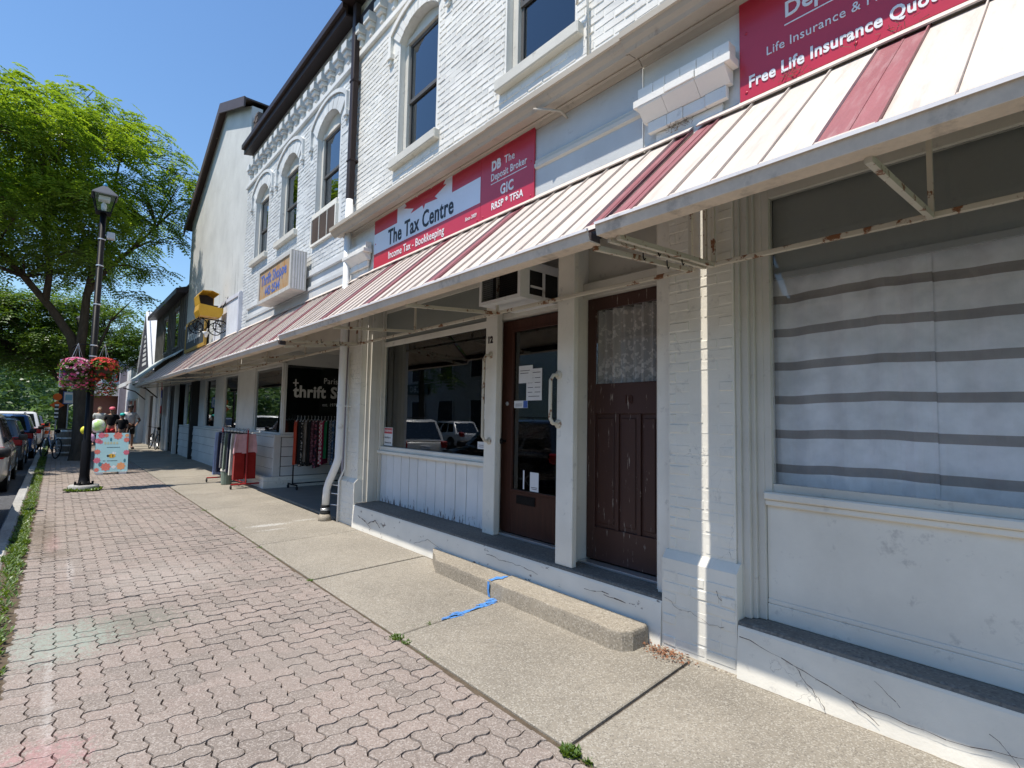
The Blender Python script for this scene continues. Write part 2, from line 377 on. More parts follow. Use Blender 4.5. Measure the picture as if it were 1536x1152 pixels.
M['lettw'] = mat('white_lettering', (.80, .80, .80), .4, .02, bump=0); M['gutterf'] = mat('grey_white_gutter_face', (.68, .57, .46), .8, .14, 3, 40, .05, dirt=(.3, .25, .21), dirt_at=(.55, .76), spec=.1); M['lettk'] = mat('navy_black_lettering', (.016, .018, .03), .4, .05, bump=0)
M['paper'] = mat('white_paper', (.72, .73, .74), .7, .04, 12); M['blue'] = mat('blue_print', (.06, .13, .42), .5, .1)
M['lettdim'] = mat('grey_white_vinyl', (.62, .62, .60), .5, .05, bump=0)

# ------------------------------------------------------------ ground, road, kerb, sidewalk
b = B(); b.box(-900, 900, -300, 1500, -.6, -.22); struct(b.build('ground', M['lawn']))
b = B(); b.box(-11.5, -.47, -12, 200, -.5, -.13); struct(b.build('road', M['asphalt']))
kerb = struct(thing('kerb', 'x', 'x', (-.4, 0, 0))); del kerb['label']; del kerb['category']
y = -3.0
while y < 60:
    L_ = 3.0; b = B(); b.box(-.475+rnd.uniform(-.006, .006), -.335, y+.006, y+L_-.006, -.3, .0+rnd.uniform(-.004, .004), .018); b.build('kerb_stone', M['gutter'], kerb); y += L_
b = B(); b.box(-.335, -.13, -3, 60, -.3, -.012); struct(b.build('verge', M['soil']))

b = B(); b.box(-14.5, -11.5, -12, 120, -.5, 0.0); struct(b.build('far_pavement', M['gutter']))
walk = bpy.data.objects.new('sidewalk', None); COL.objects.link(walk); walk['kind'] = 'structure'
b = B(); b.box(-.13, 3.46, -3, 60, -.3, -.022); b.build('mortar_bed', M['bed'], walk)
b = B(); b.box(3.462, 4.2, 12.4, 60, -.3, -.024); b.build('mortar_bed', M['bed'], walk)
ys_m = [-2.9+.6*k for k in range(19)]
b = B()
for a_, c_ in zip(ys_m[:-1], ys_m[1:]): q_ = rnd.uniform(-.004, .004); b.prism([(3.343, -.02), (3.343, -.004), (3.36+q_, .006), (3.42, .012), (3.42, -.02)], 'y', a_, c_)
b.build('mortar_fillet', M['fillet'], walk)
PU, PT = .1135, .0085      # half length of a paver, depth of its zigzag teeth
def paver_outline(upright, inset):
    """outline of one zigzag paver, two units long; every unit edge carries the same pair of teeth so that the herringbone closes"""
    w, h = (1, 2) if upright else (2, 1); pts = []
    prof = ((0, 0), (.20, 1), (.32, 1), (.68, -1), (.80, -1))
    for k in range(w): pts += [((k+t)*PU, o*PT) for t, o in prof]
    for k in range(h): pts += [(w*PU+o*PT, (k+t)*PU) for t, o in prof]
    top = [((k+t)*PU, h*PU+o*PT) for k in range(w) for t, o in prof]+[(w*PU, h*PU)]; pts += top[:0:-1]
    lef = [(o*PT, (k+t)*PU) for k in range(h) for t, o in prof]+[(0, h*PU)]; pts += lef[:0:-1]
    pts = [(x-w*PU/2, y-h*PU/2) for x, y in pts]; n = len(pts); out = []
    for i in range(n):
        p, a, c = Vector(pts[i]), Vector(pts[i-1]), Vector(pts[(i+1) % n]); d = (c-a).normalized(); out.append(p+Vector((-d.y, d.x))*inset)
    return out
def paver_add(b, upright, cx, cy, z, jit, lo=-9, hi=9):
    o1 = paver_outline(upright, .0012+jit); o2 = paver_outline(upright, .0042+jit); n = len(b.v); k = len(o1)
    tx, ty = rnd.uniform(-.010, .010), rnd.uniform(-.010, .010); cl = lambda v: max(lo, min(hi, v))
    b.v += [(cl(cx+p.x), cy+p.y, -.03) for p in o1]+[(cl(cx+p.x), cy+p.y, z+tx*p.x+ty*p.y) for p in o2]
    b.f += [[n+i, n+(i+1) % k, n+k+(i+1) % k, n+k+i] for i in range(k)]+[[n+k+i for i in range(k)]]
pmesh = {}
for up in (0, 1):
    for v in range(3):
        b = B(); paver_add(b, up, 0, 0, 0, .0007*v); me = b.mesh('paver', fix=False); me.materials.append(M['paver']); pmesh[up, v] = me
cells = []
for i in range(-2, 20):
    for j in range(-12, 265):
        d = (i-j) % 4; gx, gy = -.14+PU*i, .5+PU*j
        if d == 0: cx, cy, up = gx+PU, gy+PU/2, 0
        elif d == 3: cx, cy, up = gx+PU/2, gy+PU, 1
        else: continue
        hw = PU*(.5 if up else 1)
        if cx-hw > 1.953 or cx+hw < -.11: continue
        cells.append((math.hypot(cx, cy-1.2) if cy > 1.4 else 50+abs(cy), up, cx, cy))
cells.sort(); rest = B()
for n, (d, up, x, yy) in enumerate(cells):
    if abs(x-.52) < .27 and abs(yy-14.0) < .25: continue
    wob = .014*math.sin(yy*.9+x*1.7)+.010*math.sin(yy*2.3+1); z = .004*math.sin(yy*1.9+x*3)+rnd.uniform(-.003, .003)-.004
    half = PU*(.5 if up else 1.0)
    if n < 330 and x+half < 1.985 and x-half > -.2: inst(pmesh[up, rnd.choice((0, 0, 0, 1, 1, 2))], 'paver', walk, (x, yy+wob, z), (rnd.uniform(-.010, .010), rnd.uniform(-.010, .010), rnd.uniform(-.012, .012)))
    else: paver_add(rest, up, x, yy+wob, z, rnd.choice((0, 0, .0006, .0014)), -.16, 1.962)
rest.build('paver_field', M['paver'], walk, fix=False, kind='stuff')
js = [-1.5, .2, 1.84, 3.55, 5.25, 7.02, 10.12, 12.05, 13.9, 15.7, 17.5, 19.3, 21.1, 22.9, 24.7, 26.5, 28.3, 30.1, 33, 36, 39, 42, 46, 50]
for a, c in zip(js[:-1], js[1:]):
    b = B(); x0, x1 = 1.996, (3.338 if a < 12 else 3.76)+rnd.uniform(-.004, .003); g = .011; sk = .085
    h = rnd.uniform(-.004, .003); r_ = .012
    lo = [(x0, a+g), (x1, a+g+sk*1.4), (x1, c-g+sk*1.4), (x0, c-g)]
    cx, cy = sum(p[0] for p in lo)/4, sum(p[1] for p in lo)/4
    hi = [(p[0]+(r_ if p[0] < cx else -r_)*.6, p[1]+(r_ if p[1] < cy else -r_)*.6) for p in lo]
    b.v = [(p[0], p[1], -.03) for p in lo]+[(p[0], p[1], h-.006) for p in lo]+[(p[0], p[1], h) for p in hi]
    b.f = [[8, 9, 10, 11]]+[[q*4+i, q*4+(i+1) % 4, q*4+4+(i+1) % 4, q*4+4+i] for q in (0, 1) for i in range(4)]
    b.build('concrete_slab', M['slab'], walk)

# ------------------------------------------------------------ brick walls
BH, BL = .0745, .215
def brick_variants(m):
    out = []
    for v in range(6):
        r_ = random.Random(v); b = B(); L, H = BL-.009, BH-.009; c = .006; n = 0
        j = lambda: r_.uniform(-.002, .002)
        b.v = [(0, -L/2+j(), -H/2+j()), (0, L/2+j(), -H/2+j()), (0, L/2+j(), H/2+j()), (0, -L/2+j(), H/2+j())]
        b.v += [(-.0085+j()*.8, p[1]*(1-c*2/L), p[2]*(1-c*2/H)) for p in b.v[:4]]
        b.f = [[4, 5, 6, 7]]+[[i, (i+1) % 4, 4+(i+1) % 4, 4+i] for i in range(4)]
        me = b.mesh('brick'); me.materials.append(m); out.append(me)
    return out
def brick_raw(b, X, y0, y1, z0, z1, proud):
    n = len(b.v); c = .005; j = lambda: rnd.uniform(-.002, .002)
    q = [(y0, z0), (y1, z0), (y1, z1), (y0, z1)]; ym, zm = (y0+y1)/2, (z0+z1)/2
    b.v += [(X, p[0]+j(), p[1]+j()) for p in q]+[(X-proud+j(), p[0]+(c if p[0] < ym else -c)+j(), p[1]+(c if p[1] < zm else -c)+j()) for p in q]
    b.f += [[n+4, n+5, n+6, n+7]]+[[n+i, n+(i+1) % 4, n+4+(i+1) % 4, n+4+i] for i in range(4)]
def visible(X, Y, Z):
    d = Vector((X, Y, Z-EYE)); w = d.dot(cf)
    return w > 0 and abs(d.dot(cr)/w) < .985 and abs(d.dot(cu)/w) < .74
def brick_wall(parent, X, y0, y1, z0, z1, blocked, m, near=300, sink=0.0):
    """courses of proud painted bricks; blocked(y, z) is true where an opening or a moulding takes their place"""
    var = brick_variants(m); full = []; fill = B(); row = 0; z = z0
    while z+BH <= z1+.001:
        y = y0-(BL/2 if row % 2 else 0)
        while y < y1:
            a, c = max(y, y0)+.005, min(y+BL, y1)-.006
            if c-a > .03:
                ts = (0, .25, .5, .75, 1); bad = [blocked(a+(c-a)*t, z+BH*.5) for t in ts]
                if not any(bad):
                    if c-a > BL-.03: full.append((a, c, z))
                    else: brick_raw(fill, X, a, c, z+.005, z+BH-.006, .0085+rnd.uniform(-.003, .003)-sink)
                elif not all(bad):
                    good = [t for t, q in zip(ts, bad) if not q]; g0, g1 = a+(c-a)*min(good), a+(c-a)*max(good)
                    if g1-g0 > .04: brick_raw(fill, X, g0, g1, z+.005, z+BH-.006, .0085-sink)
            y += BL
        z += BH; row += 1
    full.sort(key=lambda q: (not visible(X, (q[0]+q[1])/2, q[2]), math.dist((X, (q[0]+q[1])/2, q[2]), (0, 0, EYE))))
    for k, (a, c, z) in enumerate(full):
        deep = rnd.random() < .06; lowf = .0045*max(0, math.sin(a*1.9+z*1.3)*math.sin(a*.7-z*2.3+1))
        if k < near: inst(var[rnd.randrange(6)], 'brick', parent, (X+sink+(.006 if deep else rnd.uniform(-.001, .003)+lowf), (a+c)/2, z+BH/2), (rnd.uniform(-.018, .018), rnd.uniform(-.03, .03), rnd.uniform(-.014, .014)))
        else: brick_raw(fill, X, a, c, z+.005, z+BH-.006, .003 if deep else .0085+rnd.uniform(-.003, .002)-sink-lowf)
    if fill.v: fill.build('brick_field', m, parent, fix=False, kind='stuff')

def window(parent, name, y0, y1, z0, zs, rise, X=3.37, sill=True, sill_y=(.1, .1)):
    """sash window in an arched opening: frame, head board, two sashes, panes, curtain; y0..y1 opening, zs spring line"""
    zt = zs-.02; Xf = X+.085
    w = B()
    w.box(Xf, Xf+.09, y0+.004, y0+.085, z0+.003, zt-.004); w.box(Xf, Xf+.09, y1-.085, y1-.004, z0+.003, zt-.004)
    w.box(Xf-.006, Xf+.09, y0+.004, y1-.004, zt, zt+.075)
    n = 12; pts = [(y0+.003, zt+.078)]+[(y1-.003, zt+.078)]+[(p[0]*.994+(y0+y1)/2*.006, p[1]-.003) for p in arch(y0, y1, z0, zs, rise, n)[2:]]
    w.prism(pts, 'x', Xf+.02, Xf+.05)
    o = w.build(name, M['trim'], parent)
    s = B(); zm = (z0+zt)/2+.02
    for (a, c, xo) in ((z0+.005, zm, .045), (zm-.05, zt-.006, .028)):
        ya, yb = y0+.087, y1-.087
        s.box(Xf+xo, Xf+xo+.03, ya, ya+.035, a, c); s.box(Xf+xo, Xf+xo+.03, yb-.035, yb, a, c)
        s.box(Xf+xo+.001, Xf+xo+.029, ya+.036, yb-.036, a+.001, a+.05); s.box(Xf+xo+.001, Xf+xo+.029, ya+.036, yb-.036, c-.04, c-.001)
    s.build('sash', M['darksash'], o)
    g = B(); g.box(Xf+.058, Xf+.063, y0+.12, y1-.12, z0+.05, zm-.03); g.box(Xf+.04, Xf+.045, y0+.12, y1-.12, zm, zt-.045); g.build('pane', M['glassd'], o)
    if sill:
        k = B(); k.box(X-.085, Xf+.02, y0-sill_y[0], y1+sill_y[1], z0-.125, z0, .012); k.build('sill', M['trim'], o)
    c = B(); n = 26
    for i in range(n):
        t0, t1 = i/n, (i+1)/n; q = lambda t: (X+.36+.02*math.sin(t*44), y0-.05+(y1-y0+.1)*t)
        p0, p1 = q(t0), q(t1); c.poly([(p0[0], p0[1], z0-.05), (p1[0], p1[1], z0-.05), (p1[0], p1[1], zt+.1), (p0[0], p0[1], zt+.1)])
    c.build('curtain', M['drape'], o)
    return o
M['darksash'] = mat('dark_grey_sash_paint', (.10, .095, .09), .5, .15); M['drape'] = cloth('blue_grey_drape', (.10, .14, .19))
def hood(parent, y0, y1, zs, rise, X, m, off=.21, t=.07, drop=.25, proud=.05):
    """raised hood mould round an arch: voussoir ring, outer label mould, end drops"""
    n = 14; v = B(); a, c = y0-.004, y1+.004
    inner = arch(a, c, zs, zs, rise+.004, n)[2:]; cy = (a+c)/2
    sc_ = lambda p, d: (cy+(p[0]-cy)*(1+d/((c-a)/2)), p[1]+d*.92)
    for i in range(n):
        p, q = inner[i], inner[i+1]
        mid = ((p[0]+q[0])/2, (p[1]+q[1])/2); sh = lambda u: (u[0]+(mid[0]-u[0])*.06, u[1]+(mid[1]-u[1])*.06)
        P4 = [sh(p), sh(q), sc_(sh(q), off-.012), sc_(sh(p), off-.012)]
        v.prism(P4, 'x', X-.020-rnd.uniform(0, .006), X)
    v.build('arch_brick_ring', m, parent)
    l = B()
    ring = [sc_(p, off) for p in inner]; out = [sc_(p, off+t) for p in inner]
    for i in range(n): l.prism([ring[i], ring[i+1], out[i+1], out[i]], 'x', X-proud, X)
    for p, q in ((ring[0], out[0]), (ring[-1], out[-1])):
        l.prism([p, q, (q[0], q[1]-drop), (p[0], p[1]-drop)], 'x', X-proud+.002, X)
        m_ = (p[0]+q[0])/2; l.box(X-proud-.012, X, m_-.07, m_+.05, p[1]-drop-.075, p[1]-drop-.003); l.box(X-proud+.008, X, m_-.03, m_+.04, p[1]-drop-.14, p[1]-drop-.078)
    l.build('hood_mould', m, parent)
def hood_block(y0, y1, z0, zs, rise, off=.21, t=.07, drop=.25):
    a, c = y0-off*1.0-t, y1+off*1.0+t
    def f(y, z):
        if y0-.012 < y < y1+.012 and z0-.13 < z < zs: return True
        if y0-.10 < y < y1+.10 and z0-.13 < z < z0+.01: return True
        if y0-.3 < y < y1+.3 and z > zs-.06:
            w = (y1-y0)/2; cy = (y0+y1)/2; yy = (y-cy)/(1+(off+t)/w)
            if abs(yy) <= w: return z < arc_z(cy+yy, y0, y1, zs, rise)+(off+t)*.92
        return (a < y < a+t+.02 or c-t-.02 < y < c) and zs-.22-drop < z <= zs+.2
    return f
def dentil(parent, y, z, X, m):
    d = B(); d.box(X-.13, X, y-.10, y+.10, z+.19, z+.33, .006); d.box(X-.10, X, y-.075, y+.075, z+.12, z+.187, .006); d.box(X-.055, X, y-.04, y+.04, z, z+.117, .006)
    d.build('dentil', m, parent)
def shell(parent, X, y0, y1, ztop, m, floor=3.5, back=12.0):
    """rear walls, floors and flat roof that close the rooms behind a front"""
    s = B(); s.box(back, back+.2, y0, y1, 0, ztop); s.box(X+.34, back-.002, y0, y0+.15, 0, ztop-.002); s.box(X+.34, back-.002, y1-.15, y1, 0, ztop-.002)
    s.box(X+.33, back-.004, y0+.152, y1-.152, ztop-.2, ztop-.004)
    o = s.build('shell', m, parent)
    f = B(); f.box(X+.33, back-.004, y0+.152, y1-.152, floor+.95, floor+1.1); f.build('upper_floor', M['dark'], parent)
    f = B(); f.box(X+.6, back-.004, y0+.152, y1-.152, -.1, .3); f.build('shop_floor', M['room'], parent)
# ================================================================ the white brick building with doors 12 and 10
X0 = 3.37
mb = thing('brick_building', 'white painted brick shop building with two brown doors under the striped awning', 'building', (3.4, 2.5, 0))
wall = B(); MY0, MY1, MTOP = -3.0, 7.9, 8.4
wins = [(3.10, 4.08, 5.16, 6.86, .20), (5.44, 6.42, 5.16, 6.86, .20)]
holed([(MY0, 3.3), (MY1, 3.3), (MY1, MTOP), (MY0, MTOP)], [arch(*w) for w in wins], X0, wall, .3)
wall.box(X0+.31, X0+.318, MY0, MY1, 3.3, 3.302)
wall.build('wall', M['brickpaint'], mb); mwall = mb.children[-1]
blk = [hood_block(*w) for w in wins]
brick_wall(mwall, X0, MY0+2.0, MY1, 4.70, 7.25, lambda y, z: any(f(y, z) for f in blk), M['brickpaint'], 300)
for w in wins:
    window(mb, 'upper_window', *w); hood(mb, w[0], w[1], w[3], w[4], X0, M['brickpaint'])
b = B(); b.box(X0-.05, X0, MY0, MY1, 7.32, 7.42, .008); b.build('belt_course', M['brickpaint'], mb)
for k in range(5): dentil(mb, 7.68-.36*k, 7.46, X0, M['brickpaint'])
b = B(); b.box(X0-.06, X0, 4.5, MY1, 7.82, 8.0); b.box(X0-.38, X0, MY0, MY1, 8.25, 8.45); b.build('eave', M['brown'], mb)
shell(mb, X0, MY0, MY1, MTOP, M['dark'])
# cornice, frieze and moulding over the awning
prof = [(3.37, 4.405), (3.348, 4.408), (3.338, 4.42), (3.325, 4.44), (3.30, 4.445), (3.30, 4.455), (3.265, 4.46), (3.265, 4.435), (3.17, 4.425), (3.17, 4.41), (3.15, 4.405), (3.135, 4.43), (3.105, 4.455), (3.085, 4.485), (3.065, 4.487), (3.065, 4.54), (3.09, 4.555), (3.37, 4.68)]
for (a, c, dx) in ((MY0, 2.36, -.016), (2.366, 4.02, 0.0), (4.024, 8.0, .006)):
    b = B(); b.prism([(p[0]+(dx if p[0] < 3.25 else 0), p[1]) for p in prof], 'y', a, c); b.build('cornice', M['cornice'], mb)
b = B()
b.box(X0-.012, X0-.001, MY0, 1.55, 3.35, 4.40); b.box(X0-.012, X0-.001, 2.36, 7.0, 3.35, 4.40); b.build('frieze_board', M['frieze'], mb)
b = B(); b.prism([(3.357, 4.00), (3.335, 4.015), (3.33, 4.05), (3.345, 4.06), (3.34, 4.085), (3.357, 4.10)], 'y', 2.36, 3.58); b.build('moulding', M['trim'], mb)
def corbel(y0, y1):
    c = B(); c.box(X0-.03, X0-.002, y0+.1, y1-.1, 3.35, 3.80); c.build('corbel', M['brickpaint'], mb); o = mb.children[-1]
    z = 3.80
    for k, (pr, hh, ex) in enumerate(((.07, .09, .05), (.10, .10, .02), (.165, .06, -.02), (.125, .10, .0))):
        n = (4, 3, 3, 6)[k]; a0, a1 = y0+ex, y1-ex
        cut = sorted([a0, a1]+[a0+(a1-a0)*(i+rnd.uniform(-.12, .12))/n for i in range(1, n)])
        for a, c in zip(cut[:-1], cut[1:]):
            q = B(); j = rnd.uniform(-.008, .008); q.box(X0-pr+j*.6, X0-.0305, a+.0015, c-.0015, z+.0012, z+hh-.0012, .004) if k != 1 else q.prism([(X0-.0305, z+.001), (X0-.072+j*.6, z+.001), (X0-.155+j*.6, z+hh-.012), (X0-.16+j*.6, z+hh-.001), (X0-.0305, z+hh-.001)], 'y', a+.0015, c-.0015); q.build('corbel_brick', M['brickpaint'], o)
        z += hh
corbel(1.60, 2.33); corbel(7.04, 7.76)
# ground floor piers with painted brick courses, plinths, ledges
def pier(y0, y1, near):
    p = B(); p.box(3.425, 4.1, y0, y1, .64, 3.299); p.build('pier', M['oldwall'], mb); o = mb.children[-1]
    brick_wall(o, 3.425, y0+.004, y1-.004, .70, 3.25, lambda y, z: False, M['oldwall'], near, .0045)
    q = B(); q.prism([(3.366, 0), (4.1, 0), (4.1, .638), (3.43, .685), (3.42, .685), (3.368, .63)], 'y', y0-.03, y1+.02); o = q.build('plinth', M['oldwall'], mb)
    brick_wall(o, 3.366, y0-.026, y1+.016, .03, .62, lambda y, z: False, M['oldwall'], 60, .0052)
pier(1.68, 2.18, 60); pier(7.42, 7.89, 40)
def base(y0, y1, back):
    q = B(); n = 14; ys = [y0+(y1-y0)*i/n for i in range(n+1)]
    for i in range(n):
        a, c = ys[i], ys[i+1]; q.prism([(3.345+rnd.uniform(-.0015, .0015), -.02), (back, -.02), (back, .318), (3.372, .318), (3.366, .30)], 'y', a, c)
    q.build('base_wall', M['chipwall'] if back > 3.7 else M['oldwall'], mb)
    l = B(); l.prism([(3.374, .319), (back, .319), (back, .342), (3.40, .342), (3.38, .336)], 'y', y0, y1); l.build('sill_ledge', M['ledge'], mb)
base(2.205, 7.385, 3.95); base(MY0, 1.645, 3.62)
def crack(pts, x, w, parent, n=5):
    """jagged open crack in a painted wall; pts are (y, z) along it"""
    b = B(); P = []
    for p, q in zip(pts[:-1], pts[1:]):
        for i in range(n): t = i/n; P.append((p[0]+(q[0]-p[0])*t+rnd.uniform(-.008, .008), p[1]+(q[1]-p[1])*t+rnd.uniform(-.008, .008)))
    for i in range(len(P)-1):
        p, q = P[i], P[i+1]; d = Vector((q[0]-p[0], q[1]-p[1])).normalized(); u, v = w*rnd.uniform(.3, 1.3), w*rnd.uniform(.3, 1.3)
        b.poly([(x, p[0]-d.y*u, p[1]+d.x*u), (x, q[0]-d.y*v, q[1]+d.x*v), (x, q[0]+d.y*v, q[1]-d.x*v), (x, p[0]+d.y*u, p[1]-d.x*u)])
    b.build('crack', M['darkgap'], parent)
for pts, w in (([(7.15, .20), (6.85, .13), (6.62, .21), (6.45, .12)], .006), ([(6.85, .13), (6.7, .06)], .003), ([(5.6, .10), (5.3, .20), (4.9, .13)], .002), ([(4.2, .26), (3.95, .24), (3.7, .25), (3.4, .22)], .0025), ([(2.7, .25), (2.45, .22)], .004), ([(2.9, .24), (2.6, .265)], .003),
               ([(1.62, .27), (1.3, .20), (1.0, .12), (.85, .02)], .0022), ([(1.3, .20), (1.18, .08), (1.12, .0)], .0018), ([(1.0, .12), (.6, .10), (.2, .16)], .0018), ([(.9, .26), (.75, .15)], .0015), ([(.45, .2), (.3, .05)], .0015)): crack(pts, 3.334, w, mb)
for pts, w in (([(2.17, .36), (2.05, .30), (1.97, .31), (1.84, .27), (1.70, .28)], .0011), ([(1.78, .50), (1.765, .46), (1.735, .43)], .0016)): crack(pts, 3.3585, w, mb)
# openings: window 12
b = B(); b.box(3.74, 3.81, 4.72, 7.42, 1.105, 1.165, .006); b.box(3.70, 3.81, 4.715, 7.419, 1.062, 1.104, .006); b.build('window_sill', M['white'], mb)
ys = [4.705+.2255*i for i in range(13)]
for a, c in zip(ys[:-1], ys[1:]):
    q = B(); q.box(3.765+rnd.uniform(-.003, .003), 3.79, a+.006, min(c, 7.419)-.006, .345, 1.060, .003); q.build('wall_plank', M['plank'], mb)
b = B()
for q in ((3.77, 3.85, 7.36, 7.419, 1.166, 3.28), (3.77, 3.85, 4.705, 4.745, 1.166, 3.28), (3.765, 3.85, 4.746, 7.359, 2.68, 2.75), (3.772, 3.85, 4.746, 7.359, 3.2, 3.28)): b.box(*q)
b.build('shop_window', M['white'], mb); sw = mb.children[-1]
b = B(); b.box(3.80, 3.806, 4.746, 7.359, 1.168, 2.679); b.build('pane', M['glass'], sw)
b = B(); b.box(3.79, 3.80, 4.746, 7.359, 2.751, 3.199); b.build('transom_panel', mat('grey_green_panel', (.26, .275, .25), .7, .06), sw)
# stepped casings at the sides of both openings
b = B()
for (x0, x1, d) in ((3.50, 3.56, .035), (3.561, 3.66, .06), (3.661, 3.72, .045), (3.721, 3.764, .075)): b.box(x0, x1, 7.419-d, 7.4192, .344, 3.27, .004)
b.build('casing', M['trim'], mb)
b = B()
for (x0, x1, d) in ((3.44, 3.466, .03), (3.467, 3.50, .075), (3.501, 3.53, .10), (3.531, 3.56, .145)): b.box(x0, x1, 1.679-d, 1.6795, .344, 3.27, .004)
b.build('casing', M['trim'], mb)
b = B(); b.box(3.66, 3.742, 4.50, 4.70, .343, 3.29, .006); b.build('door_post', M['white'], mb)
text('12', .105, M['brown'], mb, (3.657, 4.66, 2.46), '-x', .85, bold=.004, depth=.004, name='house_number')
b = B(); b.box(3.40, 3.46, 3.11, 3.31, .343, 3.29, .005); b.box(3.461, 3.95, 3.225, 3.295, .343, 3.289, .003); b.build('pilaster', M['white'], mb)
b = B(); b.box(3.46, 3.50, 2.181, 2.30, .343, 3.29, .004); b.box(3.501, 3.62, 2.182, 2.335, .343, 3.289, .004); b.box(3.621, 3.69, 2.182, 2.375, .343, 3.288, .004); b.build('casing', M['white'], mb)
# headers and panels over the doors
b = B(); b.box(3.745, 3.88, 3.297, 4.70, 2.725, 2.79, .004); b.build('door_header', M['trim'], mb)
b = B(); b.box(3.64, 3.74, 2.377, 3.223, 2.735, 2.87, .006); b.build('door_header', M['trim'], mb)
b = B(); b.box(3.72, 3.73, 2.377, 3.223, 2.871, 3.29); b.build('transom_panel', M['trim'], mb)
b = B(); b.box(3.79, 3.80, 3.297, 4.70, 2.791, 3.29); b.build('transom_panel', M['frieze'], mb)
# door 12
b = B()
for q in ((4.588, 4.70, .36, 2.715), (3.30, 3.36, .36, 2.715)): b.box(3.79, 3.87, *q)
d = b.build('door_frame', M['white'], mb)
b = B(); X = 3.82
for q in ((4.40, 4.586, .372, 2.712), (3.362, 3.47, .372, 2.712)): b.box(X, X+.045, *q, .003)
for q in ((3.471, 4.399, .372, .82), (3.471, 4.399, 2.60, 2.712)): b.box(X+.001, X+.044, *q, .003)
for q in ((3.46, 4.41, .82, .845), (3.46, 4.41, 2.58, 2.60), (4.39, 4.41, .846, 2.579), (3.46, 3.48, .846, 2.579)): b.box(X-.008, X+.02, *q, .004)
d12 = b.build('door', M['wood'], mb); d12['label'] = 'dark brown glazed door with mail slot and paper notices'
b = B(); b.box(X+.015, X+.021, 3.481, 4.389, .846, 2.579); b.build('pane', M['glass'], d12)
b = B(); b.box(X-.012, X-.001, 4.01, 4.30, .70, .79, .004); b.box(X-.016, X-.0125, 4.03, 4.28, .715, .775, .003); b.build('mail_slot', M['black'], d12)
b = B(); b.lathe([(.012, 0), (.012, -.05), (.03, -.055), (.033, -.075), (.02, -.09)], (X, 4.51, 1.36), 12, 'x'); b.build('door_knob', M['black'], d12)
b = B(); b.lathe([(.022, 0), (.022, -.012), (.012, -.016)], (X, 4.48, 1.78), 12, 'x'); b.build('lock', M['alu'], d12)
b = B(); b.box(3.745, 3.818, 3.365, 4.585, .343, .366, .004); b.build('threshold', M['alu'], mb)
# door 10
b = B(); X = 3.71
for q in ((3.125, 3.217, .372, 2.732), (2.377, 2.47, .372, 2.732)): b.box(X, X+.045, *q, .003)
for q in ((2.471, 3.124, .372, .66), (2.471, 3.124, 1.67, 1.94), (2.471, 3.124, 2.62, 2.732)): b.box(X+.001, X+.044, *q, .003)
for q in ((2.86, 2.895), (2.63, 2.665)): b.box(X+.001, X+.044, *q, .661, 1.669, .003)
for (a, c) in ((2.896, 3.124), (2.666, 2.859), (2.471, 2.629)):
    b.box(X+.022, X+.035, a, c, .661, 1.669); b.box(X+.012, X+.021, a+.025, c-.025, .70, 1.63, .008)
d10 = b.build('door', M['woodold'], mb); d10['label'] = 'peeling brown panelled door with a lace curtained window'
b = B(); b.box(X+.018, X+.023, 2.472, 3.123, 1.941, 2.619); b.build('pane', M['glassc'], d10)
text('10', .10, M['wood'], d10, (X-.003, 2.80, 1.76), '-x', .9, bold=.003, depth=.003, name='house_number')
b = B(); b.box(3.60, 3.708, 2.38, 3.215, .343, .364, .004); b.build('threshold', M['alu'], mb)
# the long window with the striped curtain
b = B()
for q in ((3.535, 3.60, 1.49, 1.533, 1.1655, 3.28), (3.54, 3.60, -2.9, 1.489, 3.12, 3.28), (3.55, 3.599, -2.9, 1.489, 1.1655, 1.215)): b.box(*q)
b.build('shop_window', M['trim'], mb); bw = mb.children[-1]
b = B(); b.box(3.572, 3.578, -2.9, 1.488, 1.216, 3.119); b.build('pane', M['glassc'], bw)
b = B(); b.box(3.50, 3.60, -2.9, 1.533, 1.115, 1.164, .008); b.box(3.525, 3.60, -2.9, 1.533, 1.075, 1.114, .006); b.build('window_sill', M['white'], mb)
b = B(); b.box(3.56, 3.60, -2.9, 1.533, .48, 1.074); b.box(3.552, 3.60, -2.9, 1.533, .45, .479, .004); b.box(3.548, 3.601, -2.9, 1.533, .343, .449, .004); b.build('bulkhead', M['white'], mb)
b = B(); b.box(6.0, 6.1, MY0+.2, 7.7, .3, 3.4); b.box(3.62, 4.59, 1.56, 1.66, .3, 3.3); b.build('inner_wall', M['room'], mb)

b = sm(B()); b.tube([(3.30, 3.02, 5.30), (3.27, 2.98, 5.36), (3.30, 2.93, 5.37), (3.33, 2.92, 5.30), (3.34, 2.92, 4.74)], .012, 8); b.build('cable_conduit', M['trim'], mb)
b = sm(B()); b.tube([(3.10, 3.35, 4.40), (3.16, 3.22, 4.36), (3.25, 3.16, 4.36), (3.34, 3.16, 4.33)], .012, 8); b.build('awning_hook', M['cornice'], mb)
b = B(); q = random.Random(8)
for (y, n_, s_) in ((1.22, 26, .05), (2.02, 40, .05), (.75, 12, .06)):
    for k in range(n_):
        yy, x = y+q.gauss(0, s_), 3.33+q.uniform(-.02, .006); z = 3.735+q.uniform(0, .05); b.tube([(x, yy, z), (x-q.uniform(0, .03), yy+q.uniform(-.05, .05), z+q.uniform(-.02, .04))], .0016, 3)
b.build('dry_twigs', M['bark0'], None, kind='stuff')
